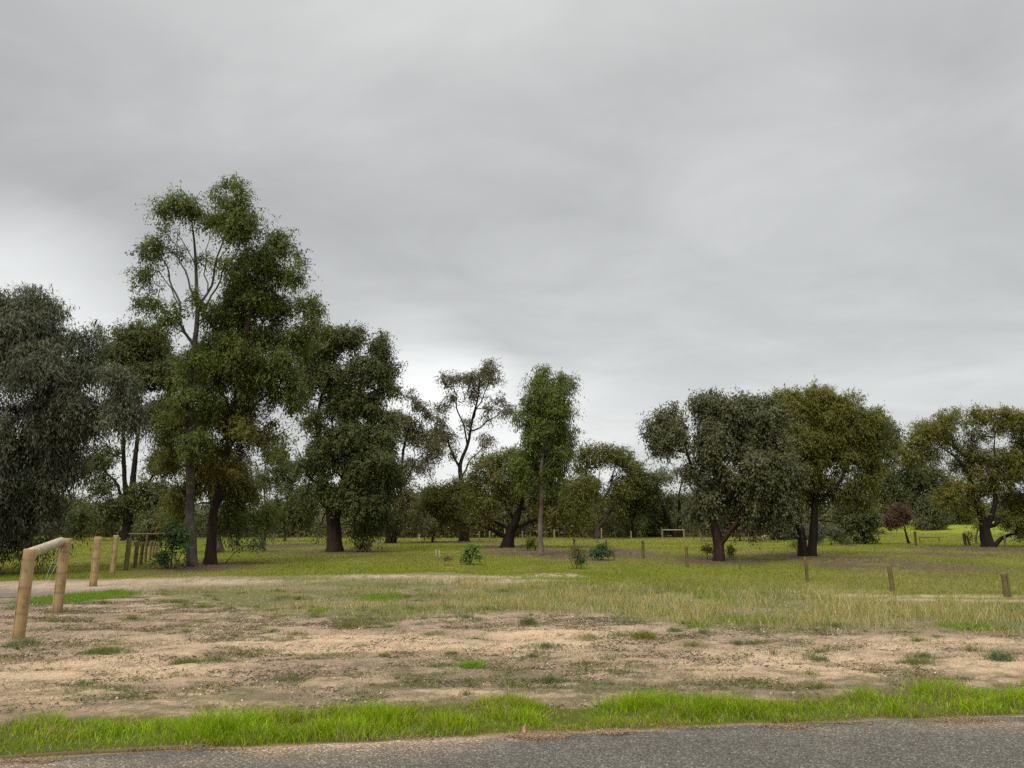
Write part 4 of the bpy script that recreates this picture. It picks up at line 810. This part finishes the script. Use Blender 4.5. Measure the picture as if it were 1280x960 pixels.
T('eucalyptus_tree', 'thick brown trunk standing behind the reddish brown leaning one', 43, (273, 692),
  [[(273, 692, 12, 0), (270, 665, 9), (266, 630, 7), (258, 590, 4), (252, 560, 2)], [(268, 640, 4), (285, 610, 3), (296, 580, 1.5)]],
  [(250, 585, 24, 18, .8, 0, .4), (285, 590, 26, 18, .8, 0, .3), (225, 620, 18, 16, .8), (300, 625, 24, 16, .8, 0, .3), (265, 615, 20, 14, .5), (215, 650, 14, 12, .6, 0, .5)],
  LM['olive'], BM['brown'], leaf=(.15, .045), clump=.66, ns=6, nl=9, sl=.5, seed=29, zmin=2.5, tipw=.5, rtip=.009)
T('bushy_tree', 'light olive bushy tree seen under the weeping tree at far left', 92, (88, 677),
  [[(88, 677, 4, 0), (88, 655, 2.5)]], [(80, 632, 16, 12), (98, 640, 14, 14), (65, 645, 12, 12), (82, 655, 22, 12), (112, 655, 12, 12)], LM['olive'], BM['dark'], leaf=(.26, .08), clump=1.0, ns=7, nl=8, sl=.8, seed=30, zmin=.7, rtip=.018)
T('bushy_tree', 'dark rounded bush behind the row of timber posts at left', 56, (200, 682),
  [[(202, 682, 3, 0), (200, 665, 2)]], [(195, 655, 18, 14), (215, 648, 14, 14), (182, 665, 12, 10), (210, 668, 14, 9)], LM['dark'], BM['dark'], leaf=(.18, .055), clump=.7, ns=7, nl=8, sl=.6, seed=31, zmin=.5, rtip=.01)
T('green_shrub', 'yellow green shrub left of the leaning crossed trunks', 86, (822, 672),
  [[(822, 672, 2, 0), (822, 660, 1.5)]], [(820, 650, 10, 9), (826, 660, 10, 8), (814, 662, 8, 7)], LM['lime'], BM['dark'], leaf=(.24, .08), clump=.8, ns=6, nl=8, sl=.7, seed=32, cat='shrub', zmin=.4, rtip=.015)
T('eucalyptus_tree', 'hazy olive tree crown behind the slender pale trunk', 88, (706, 673),
  [[(706, 673, 4, 0), (706, 650, 3), (710, 620, 1.5)]], [(708, 612, 20, 14), (722, 630, 16, 14), (692, 632, 16, 14), (710, 650, 18, 10, .7)], LM['far'], BM['brown'], leaf=(.26, .08), clump=1.0, ns=6, nl=8, sl=.8, seed=33, zmin=1.5, rtip=.018)
T('fine_shrub', 'low dark foliage tree behind the broad grey green one', 70, (925, 678),
  [[(925, 678, 3, 0), (925, 660, 2)]], [(930, 640, 20, 14), (905, 645, 14, 14), (950, 650, 14, 12), (880, 655, 12, 8, .6)], LM['far'], BM['dark'], leaf=(.22, .065), clump=.85, ns=6, nl=8, sl=.7, seed=34, zmin=.8, rtip=.014)

# undergrowth: shrubs and seedlings on the lawn
def plant(name, label, px, py, stems, lobes, lm, bm='brown', Y=None, leaf=(.09, .035), clump=.2, seed=0, ns=5, nl=6, sl=.2, cat='shrub', tipw=.3, droop=.2, group=None, dens=.3, ls=1.15):
    Y = Y or gnd(px, py)[1]; ns = max(3, int(ns*.6))
    return T(name, label, Y, (px, py), stems, lobes, LM[lm], BM[bm], leaf=leaf, clump=clump, ns=ns, nl=nl, sl=sl, seed=seed, cat=cat, zmin=.05, tipw=tipw, droop=droop, rtip=.003, depthf=.9, sub=3, group=group, dens=dens, gap=.5, ls=ls)
plant('leafy_shrub', 'leafy green shrub at the foot of the tallest tree', 214, 711, [[(214, 711, 2.4, 0), (214, 690, 1.8), (222, 660, 1)], [(212, 711, 2, 0), (205, 690, 1.4), (206, 672, .8)], [(216, 711, 2, .1), (228, 690, 1.3), (236, 675, .7)]],
      [(222, 655, 10, 10), (212, 672, 12, 11), (230, 672, 9, 10), (206, 690, 9, 11), (222, 692, 11, 9), (208, 704, 8, 6), (232, 700, 7, 8)], 'shrub', leaf=(.10, .05), clump=.27, seed=50, ns=6, nl=7, sl=.28)
plant('sapling', 'leaning sapling with pale leaves right of the leaning red trunk', 279, 705, [[(279, 705, 1.8, 0), (288, 694, 1.5), (300, 684, 1), (312, 680, .7)]], [(300, 680, 9, 5), (315, 680, 9, 6), (290, 688, 5, 4), (325, 684, 5, 4)], 'shrub', leaf=(.10, .035), clump=.27, seed=51, cat='sapling')
plant('leafy_shrub', 'small pale green leafy plant in the middle of the lawn', 588, 706, [[(588, 706, 1.6, 0), (588, 695, 1.2), (590, 686, .7)]], [(590, 688, 6, 5), (585, 696, 8, 5), (592, 700, 8, 5), (578, 701, 6, 4)], 'lime', leaf=(.11, .05), clump=.17, seed=52, sl=.2, ns=4)
plant('dead_weed', 'brown dead weed left of the pale green plant', 556, 707, [[(556, 707, 1, 0), (556, 700, .7)]], [(556, 701, 9, 5, .8), (550, 704, 6, 3, .7)], 'red', leaf=(.05, .012), clump=.13, seed=53, cat='weed', sl=.15)
plant('wild_shrub', 'wiry upright shrub with reddish tips in front of the short posts', 721, 711, [[(720, 711, 1.4, 0), (722, 697, 1), (724, 680, .6)], [(718, 711, 1.1, .1), (712, 698, .8), (709, 690, .5)], [(723, 711, 1.1, .1), (732, 700, .8), (735, 692, .5)]],
      [(722, 690, 7, 9, .6, 0, .8), (715, 702, 8, 7), (728, 703, 8, 6), (720, 707, 12, 4)], 'shrub', leaf=(.07, .022), clump=.17, seed=54, nl=8, sl=.2)
plant('wild_shrub', 'low round bluish green shrub beside the wiry upright one', 752, 700, [[(752, 700, 1.4, 0), (752, 690, 1)]], [(752, 688, 8, 7), (744, 694, 8, 5), (760, 694, 8, 5), (752, 697, 12, 4)], 'shrub', leaf=(.09, .03), clump=.2, seed=55, nl=8, sl=.2, tipw=0)
plant('wild_shrub', 'small round shrub left of the slender pale trunk', 662, 688, [[(662, 688, 1.3, 0), (662, 680, 1)]], [(662, 678, 8, 6), (657, 683, 6, 4), (668, 684, 6, 4)], 'olive', leaf=(.11, .035), clump=.27, seed=56, nl=8, sl=.25)
plant('root_shoots', 'leafy shoots left of the forked reddish trunk', 884, 699, [[(884, 699, 1.2, 0), (884, 688, .8)]], [(884, 687, 6, 5), (879, 690, 4, 3), (889, 689, 4, 3)], 'olive', leaf=(.09, .03), clump=.18, seed=57)
plant('root_shoots', 'leafy shoots right of the forked reddish trunk', 913, 697, [[(913, 697, 1.2, 0), (915, 688, .8)]], [(916, 686, 5, 4, .7), (911, 690, 4, 4, .7)], 'olive', leaf=(.09, .03), clump=.18, seed=58)
plant('root_shoots', 'thin green shoots left of the two black trunks', 996, 691, [[(997, 691, 1, 0), (993, 682, .7)]], [(993, 681, 5, 6, .6)], 'lime', leaf=(.08, .02), clump=.18, seed=59)
plant('leafy_shrub', 'small dark low plant right of the thick dark red trunk', 455, 689, [[(455, 689, 1.2, 0), (455, 682, .8)]], [(455, 682, 7, 4), (449, 684, 5, 3), (461, 683, 5, 3)], 'olive', leaf=(.12, .04), clump=.25, seed=60)

# far-off wood that reads as one mass
def far_wood():
    global rng
    rng = np.random.default_rng(77)
    prof = [(-300, 600), (0, 618), (50, 624), (110, 622), (200, 628), (300, 630), (400, 628), (480, 620), (520, 606), (560, 606), (620, 612), (700, 620), (760, 618), (830, 612), (900, 620), (1000, 628), (1080, 615), (1140, 628), (1200, 630), (1280, 615), (1600, 600)]
    C = []; D = []; tr = []
    for i in range(560):
        Y = rng.uniform(86, 145); px = rng.uniform(-330, 1610); top = np.interp(px, *zip(*prof))+rng.uniform(-3, 14)
        if px > 1090 and Y < 135: Y = rng.uniform(140, 165)
        c = at(px, top, Y); g = float(zt(c[0], c[1])); h = max(c[2]-g, 2.5); r = rng.uniform(1.8, 3.6)
        n = int(24+h*5); q = norm(rng.normal(0, 1, (n, 3)))*rng.uniform(.4, 1, (n, 1))
        low = rng.uniform(.1, .35)
        C.append(np.stack([c[0]+q[:, 0]*r, c[1]+q[:, 1]*r, g+h*(low+(1-low)*.5)+q[:, 2]*h*(1-low)*.5], 1)); D.append(q)
        b = np.array([c[0], c[1], g]); lean = rng.normal(0, .5, 2)
        tr.append((np.array([b, b+[lean[0]*.4, lean[1]*.4, h*.4], b+[lean[0], lean[1], h*.85]]), np.array([.17, .12, .04])*rng.uniform(.7, 1.4)))
    # scrub at the foot of the wood
    n = 5200; px = rng.uniform(-330, 1610, n); Y = rng.uniform(83, 100, n)+8*rng.uniform(0, 1, n)**2
    Y = np.where(px > 1090, Y+58, Y); k = fbm(px*.02, Y*.3, 610, 3) > .38; px, Y = px[k], Y[k]; n = len(px)
    x = (px-640)/F*Y*1.02; C.append(np.stack([x, Y, zt(x, Y)+rng.uniform(.1, 3.2, n)*rng.uniform(.3, 1, n)], 1)); D.append(norm(rng.normal(0, 1, (n, 3))))
    C = np.concatenate(C); D = np.concatenate(D)
    V, Fc, ck, M = leaf_quads(C, D, .42, .16, 1.2, 3, 5, .35, .8)
    V2, F2 = tube_chains(tr, 4)
    vv = np.clip(rng.normal(.5, .25, len(C))[ck]+rng.normal(0, .15, M), 0, 1); ww = np.clip(rng.normal(0, .4, len(C)), 0, 1)[ck]
    at_v = np.concatenate([np.repeat(vv, 4), np.zeros(len(V2))]); at_w = np.concatenate([np.repeat(ww, 4), np.zeros(len(V2))])
    me = mesh_np('distant_woodland', np.concatenate([V, V2]), np.concatenate([Fc, F2+len(V)]), [LM['far'], BM['brown']], {'v': at_v, 'w': at_w}, False, np.concatenate([np.zeros(len(Fc)), np.ones(len(F2))]))
    tag(new_obj('distant_woodland', me), 'dark olive belt of trees and scrub closing the far side of the park', 'woodland', None, 'stuff')
far_wood()

# ------------------------------------------------------------------ timber posts and rails
TM = {'fresh': timber_mat('timber_treated', (.29, .195, .088), (.38, .275, .135), (.15, .095, .045)), 'old': timber_mat('timber_weathered', (.11, .085, .035), (.18, .14, .065), (.07, .05, .022)),
      'rail': timber_mat('timber_rail', (.36, .31, .18), (.46, .40, .26), (.24, .20, .12)), 'grey': timber_mat('timber_grey', (.20, .18, .12), (.28, .25, .18), (.13, .11, .07)), 'white': timber_mat('timber_pale', (.36, .37, .29), (.45, .46, .38), (.28, .28, .2))}
rng = np.random.default_rng(5)
def log_mesh(p0, p1, r, mat, sides=20, chamf=.012, origin=None, name='post'):
    p0 = np.array(p0, float); p1 = np.array(p1, float); ax = norm(p1-p0); L = np.linalg.norm(p1-p0)
    ref = np.array([0, 1., 0]) if abs(ax[1]) < .8 else np.array([1., 0, 0]); U = norm(np.cross(ref, ax)); W = np.cross(ax, U)
    n = max(int(L/.07), 4); t = np.concatenate([[0], np.linspace(chamf, L-chamf, n), [L]]); a = np.arange(sides)*2*PI/sides
    ph = rng.uniform(0, 6); R = r*(1+.025*np.sin(a*2+ph)[None, :]+.012*np.sin(a[None, :]*5+t[:, None]*3+ph)+.008*rng.normal(0, 1, (len(t), sides)))
    kn = rng.uniform(0, L, 3)
    for k in kn: R = R*(1+.035*np.exp(-((t[:, None]-k)/.03)**2))
    R[0] *= 1-chamf/r*.7; R[-1] *= 1-chamf/r*.7
    ring = p0+ax*t[:, None, None]+R[:, :, None]*(np.cos(a)[None, :, None]*U+np.sin(a)[None, :, None]*W)
    V = ring.reshape(-1, 3); idx = np.arange(len(t)*sides).reshape(len(t), sides); nx = np.roll(idx, -1, 1)
    Q = np.stack([idx[:-1], nx[:-1], nx[1:], idx[1:]], -1).reshape(-1, 4)
    V = np.concatenate([V, [p0, p1]]); a0, a1 = len(V)-2, len(V)-1
    # caps as quads made of pairs of wedges
    caps = [[a0, idx[0][(i+2) % sides], idx[0][(i+1) % sides], idx[0][i]] for i in range(0, sides, 2)]+[[a1, idx[-1][i], idx[-1][(i+1) % sides], idx[-1][(i+2) % sides]] for i in range(0, sides, 2)]
    if origin is not None: V = V-origin
    me = mesh_np(name, V, np.concatenate([Q, np.array(caps)]), mat, None, False)
    sm = np.ones(len(me.polygons), bool); sm[-sides:] = False; me.polygons.foreach_set('use_smooth', sm)
    return me
def post(base, top_py, wpx, mat, label, group=None, lean=0., name='timber_post', Y=None):
    g = gnd(*base) if Y is None else at(base[0], base[1], Y); g[2] = float(zt(g[0], g[1])); Yd = g[1]
    tp = at(base[0], top_py, Yd); H = tp[2]-g[2]; r = wpx/F*Yd/2*.93
    me = log_mesh([0, 0, -.15], [lean*H, 0, H], r, mat, chamf=min(.012, r*.2)); o = new_obj(name, me); o.location = [float(q) for q in g]
    tag(o, label, 'post', group); return o, g, H, r
GL = 'row of thick timber posts at the left'
b1 = gnd(22, 800); b2 = gnd(71, 766)
post((22, 800), 686, 15, TM['fresh'], 'nearest thick timber post with a dark knot, at the left end of the log rail', GL, .03)
post((71, 766), 673, 12.5, TM['fresh'], 'thick timber post at the right end of the log rail', GL, .02)
# the log rail between them
Hp = 1.25; z0 = at(30, 690, b1[1])[2]; a = at(37, 692, b1[1]+.06); b = at(76, 677, b2[1]-.08)
o = new_obj('log_rail', log_mesh(np.zeros(3), b-a, .075, TM['rail'], name='log_rail')); o.location = [float(q) for q in a]
tag(o, 'round log rail joining the two nearest timber posts', 'rail')
for (bx, by, ty, w, lb, mt, ln) in [(116, 733, 671, 9, 'thick pale timber post standing alone right of the log rail', 'fresh', .02), (140, 718, 669, 6.8, 'slim timber post, second beyond the log rail', 'fresh', .02), (157, 713, 673, 6, 'darker timber post, third beyond the log rail', 'old', .04),
        (168, 710, 677, 5, 'darker short timber post, fourth beyond the log rail', 'old', .04), (175.5, 706, 677, 4.5, 'narrow timber post, fifth beyond the log rail', 'old', .03)]:
    post((bx, by), ty, w, TM[mt], lb, GL, ln)
for (bx, by, ty) in [(187, 700, 676), (191, 697, 677), (195, 694, 677)]:
    post((bx, by), ty, 2.8, TM['old'], 'one of the farthest narrow posts left of the leafy shrub', 'farthest narrow posts of the left row', .02)
def barrier(label, xs, y_top, y_bot, w, mat, rail_w, Y=None, ends=None):
    Yd = Y or gnd(sum(xs)/len(xs), y_bot)[1]
    c = at(xs[0], y_bot, Yd); c[2] = float(zt(c[0], c[1])); rt = empty('rail_barrier', c); tag(rt, label, 'barrier')
    r = w/F*Yd/2
    H = at(xs[0], y_top, Yd)[2]
    for x in xs:
        p = at(x, y_bot, Yd); p[2] = float(zt(p[0], p[1]))-.1; me = log_mesh(p-c, np.array([p[0], p[1], H-rail_w/F*Yd*.5])-c, r, mat, 10, min(.008, r*.2)); new_obj('post', me, rt)
    x0, x1 = ends or (xs[0], xs[-1]); A = at(x0, y_top, Yd); B = at(x1, y_top, Yd); A[2] = B[2] = H
    ex = .06; A[0] -= ex; B[0] += ex; me = log_mesh(A-c, B-c, rail_w/F*Yd/2, mat, 10, .006, name='rail'); new_obj('rail', me, rt)
barrier('timber rail barrier behind the leafy shrub and the two tall trunks', [181.5, 258], 667.5, 703, 3.2, TM['old'], 2.2, 33, (163, 262))
barrier('small pale timber rail under the leaning crossed trunks', [828, 855], 662.5, 672, 1.8, TM['grey'], 1.4, 80)
barrier('long pale timber rail behind the forked reddish trunk', [876, 930, 936, 950, 964], 664, 673.5, 2, TM['grey'], 1.5, 74)
barrier('low pale rail on the green grass beside the small red tree', [1150, 1174], 671.3, 678, 1.6, TM['old'], 1.3, 66)
GR = 'short timber posts across the field'
for (bx, by, ty, w, lb, mt, ln) in [(1260, 746, 716, 8.5, 'short square cut timber post at the right edge of the field', 'old', -.06), (1117, 740, 706, 6, 'short timber post in the dry grass left of the rightmost one', 'old', -.09), (1010, 728, 697, 4.5, 'short pale timber post in front of the two black trunks', 'old', -.05),
        (925, 712, 691, 2.0, 'thin stake right of the forked reddish trunk', 'old', 0), (859, 709, 682, 4, 'short dark timber post left of the forked reddish trunk', 'old', 0), (804, 698, 675, 4, 'short timber post on the bank right of the bluish green shrub', 'old', 0),
        (758, 696, 673, 3, 'timber post rising behind the bluish green shrub', 'old', 0), (718, 692, 673, 3, 'dark timber post behind the wiry upright shrub', 'old', 0)]:
    post((bx, by), ty, w, TM[mt], lb, GR, ln)
for (bx, by, ty, w, lb, mt, ln) in [(1145, 682, 664, 3, 'dark upright post between the red tree and the low pale rail', 'old', 0), (1207, 682, 666, 3.6, 'mossy post left of the umbrella shaped tree trunk', 'old', -.05), (1213, 682, 669, 2.6, 'leaning stake beside the mossy post', 'old', -.3), (1257, 684, 668, 2.6, 'dark post right of the umbrella shaped tree trunk', 'old', 0),
        (1099, 676, 665, 1.6, 'thin stake right of the lime green sapling', 'old', 0), (967, 675, 664, 2.4, 'dark post ending the long pale timber rail', 'old', 0)]:
    post((bx, by), ty, w, TM[mt], lb, None, ln)
for (bx, by, ty) in [(599, 676, 664), (612, 676, 664), (693, 676, 662), (524, 675, 668), (631, 678, 660), (653, 675, 664), (752, 674, 660), (789, 674, 664), (341, 680, 668)]:
    if bx == 524: post((bx, by), ty, 1.8, TM['white'], 'white painted marker post at the far edge of the lawn', None)
    else: post((bx, by), ty, 1.9, TM['grey'], 'one of the grey posts along the far edge of the lawn', 'grey posts along the far edge of the lawn')
post((545, 697), 687, 1.5, TM['white'], 'left one of two white plant stakes on the lawn', 'white plant stakes'); post((549, 698), 688, 1.5, TM['white'], 'right one of two white plant stakes on the lawn', 'white plant stakes')

# wire hanging from the rail
def strand(name, pts, r, mat, label, cat):
    P = np.array(pts); seg = np.linspace(0, len(P)-1, 24); Q = np.stack([np.interp(seg, np.arange(len(P)), P[:, k]) for k in range(3)], 1)
    for _ in range(3): Q[1:-1] = (Q[:-2]+Q[1:-1]*2+Q[2:])/4
    b = Q[0].copy(); V, Fc = tube_chains([(Q-b, np.full(len(Q), r))], 5); o = new_obj(name, mesh_np(name, V, Fc, mat, None, True)); o.location = [float(q) for q in b]; tag(o, label, cat)
WM, N = mat_new('pale_wire'); p = N.n('ShaderNodeBsdfPrincipled'); nz = N.noise(40); N.l(N.mix(nz, (.35, .42, .40), (.5, .55, .52)), p.inputs['Base Color']); p.inputs['Roughness'].default_value = .5; N.l(p.outputs[0], N.n('ShaderNodeOutputMaterial').inputs[0])
dm = (b1[1]+b2[1])/2+.5
strand('loose_wire', [at(71, 686, dm), at(66, 700, dm), at(60, 716, dm), at(56, 727, dm)], .0035, WM, 'thin pale wire hanging below the log rail', 'wire')

strand('loose_wire', [at(79, 686, dm+.6), at(72, 704, dm+.5), at(67, 712, dm+.4), at(60, 726, dm+.4)], .003, WM, 'second pale wire crossing behind the first below the log rail', 'wire')
# timber edging board of the path
xs = np.linspace(-5.2, -2.2, 60); yy = c_road(xs)+.045+.012*np.sin(xs*3); zz = .02+.006*np.sin(xs*2)
V = []
for dx, dz in ((0, -.05), (0, .0), (.012, .0), (.012, -.05)): V.append(np.stack([xs, yy+dx, zz+dz], 1))
V = np.stack(V, 1).reshape(-1, 3); n = len(xs); Q = []
for i in range(n-1):
    for k in range(4): Q.append([i*4+k, i*4+(k+1) % 4, (i+1)*4+(k+1) % 4, (i+1)*4+k])
Q.append([0, 3, 2, 1]); Q.append([n*4-4, n*4-3, n*4-2, n*4-1])
o = new_obj('timber_edging', mesh_np('timber_edging', V-V[0], np.array(Q), TM['old'])); o.location = [float(q) for q in V[0]]; tag(o, 'thin weathered board edging the path at lower left', 'edging')

# individual weed clumps
def clump(px, py, r, h, n, cols, label, name='weed_clump', w=.006, lean=(.3, 1.3), cat='weed'):
    g = gnd(px, py); x = g[0]+rng.normal(0, r*.5, n); y = g[1]+rng.normal(0, r*.5, n)
    hh = h*rng.uniform(.5, 1.1, n)*np.exp(-((x-g[0])**2+(y-g[1])**2)/(2*r*r)*.6)
    org = np.array([g[0], g[1], float(zt(g[0], g[1]))])
    o = blades(name, x, y, hh, np.full(n, w)*rng.uniform(.6, 1.4, n), rng.uniform(*lean, n), pal(n, cols, [1]*len(cols)), seg=3, origin=org); 
    o.location = org; del o['kind']; tag(o, label, cat)
GG = [(.09, .13, .035), (.13, .17, .05), (.20, .19, .07)]; GB = [(.10, .14, .075), (.16, .20, .11), (.13, .17, .07)]; GY = [(.17, .2, .04), (.24, .22, .07), (.12, .15, .03)]
for a in [(30, 806, .22, .16, 500, GB+[(.34, .28, .16)], 'grassy tuft at the foot of the nearest timber post'), (805, 797, .16, .12, 900, GY, 'rounded olive grass tuft in the middle of the bare soil right of centre'), (1250, 825, .16, .15, 500, GB, 'bluish green tuft near the right edge of the bare soil'),
          (660, 780, .14, .20, 350, GB, 'upright greyish tuft at the front of the dry grass, centre'), (232, 829, .16, .06, 500, GG, 'small flat dark green weed on the pale sand at left'), (130, 815, .25, .09, 700, GG, 'green weed clump on the soil below the timber posts'),
          (1025, 825, .12, .06, 350, GB, 'tiny bluish weed on the bare soil right of centre'), (590, 834, .14, .09, 900, [(.15, .26, .03), (.2, .3, .05)], 'small bright green grass tuft on the soil near the centre'), (480, 820, .10, .06, 250, GG, 'tiny dark weed at the edge of the pale sand strip'),
          (1150, 829, .2, .07, 500, GG, 'low spreading weed on the soil at right'), (565, 817, .10, .05, 300, GG, 'tiny dark tuft on the pale sand, centre'), (845, 790, .14, .09, 400, GB, 'grey green tuft right of the rounded olive tuft'),
          (735, 798, .16, .12, 350, [(.36, .32, .2), (.25, .25, .12)], 'straw coloured tuft left of the rounded olive tuft'), (1137, 943, .05, .035, 260, [(.15, .22, .03), (.22, .26, .06)], 'small grass tuft growing out of the asphalt path')]:
    clump(*a)

# a curled dry leaf standing at the path edge
g = gnd(655, 921)
k = np.linspace(0, 1, 9); Wd = .018*np.sin(PI*np.clip(k, .02, .98))**.8
A_ = np.stack([-Wd+.012*k, .02*np.sin(k*3), k*.085], 1); B_ = np.stack([Wd*.6+.012*k, -.004+.02*np.sin(k*3), k*.085], 1); C_ = np.stack([.012*k, -.008+.02*np.sin(k*3), k*.085], 1)
V = np.stack([A_, C_, B_], 1).reshape(-1, 3); Q = []
for i in range(8):
    for j in range(2): Q.append([i*3+j, i*3+j+1, i*3+j+4, i*3+j+3])
ML, N = mat_new('dry_leaf'); p = N.n('ShaderNodeBsdfPrincipled'); N.l(N.mix(N.noise(60), (.45, .20, .12), (.55, .36, .24)), p.inputs['Base Color']); p.inputs['Roughness'].default_value = .6; N.l(p.outputs[0], N.n('ShaderNodeOutputMaterial').inputs[0])
me = mesh_np('dry_leaf', V, np.array(Q), ML, None, True); o = new_obj('dry_leaf', me); o.location = (float(g[0]), float(g[1]), .01); tag(o, 'curled orange brown leaf standing upright at the path edge', 'leaf')
so_ = o.modifiers.new('thick', 'SOLIDIFY'); so_.thickness = .0012

# pale boulders under the long rail
for (px, py, s) in [(944, 673, .2), (955, 673, .24)]:
    g = gnd(px, py+.5); Yd = 78; g = at(px, py, Yd); g[2] = float(zt(g[0], g[1]))
    u, v = np.meshgrid(np.linspace(0, 2*PI, 17)[:-1], np.linspace(.02, PI-.02, 9)); P = np.stack([np.cos(u)*np.sin(v), np.sin(u)*np.sin(v), np.cos(v)], -1)
    P = P*(s*(1+.18*np.sin(u*3+px)*np.sin(v*2)+.1*rng.normal(0, 1, u.shape)*np.sin(v)))[..., None]*np.array([1.25, 1, .9])
    idx = np.arange(u.size).reshape(u.shape); nx = np.roll(idx, -1, 1); Q = np.stack([idx[:-1], idx[1:], nx[1:], nx[:-1]], -1).reshape(-1, 4)
    me = mesh_np('boulder', P.reshape(-1, 3), Q, TM['rail'], None, True); o = new_obj('boulder', me); o.location = (float(g[0]), float(g[1]), float(g[2]+s*.4)); tag(o, 'one of two pale boulders below the long pale timber rail', 'boulder', 'pale boulders below the long rail')

# ------------------------------------------------------------------ render settings
vs = scene.view_settings; vs.view_transform = 'Standard'; vs.look = 'None'; vs.gamma = 1; vs.exposure = .72; vs.use_curve_mapping = False
cy = scene.cycles
cy.max_bounces = 6; cy.diffuse_bounces = 3; cy.glossy_bounces = 2; cy.transmission_bounces = 3; cy.transparent_max_bounces = 4
cy.use_denoising = False; cy.caustics_reflective = False; cy.caustics_refractive = False
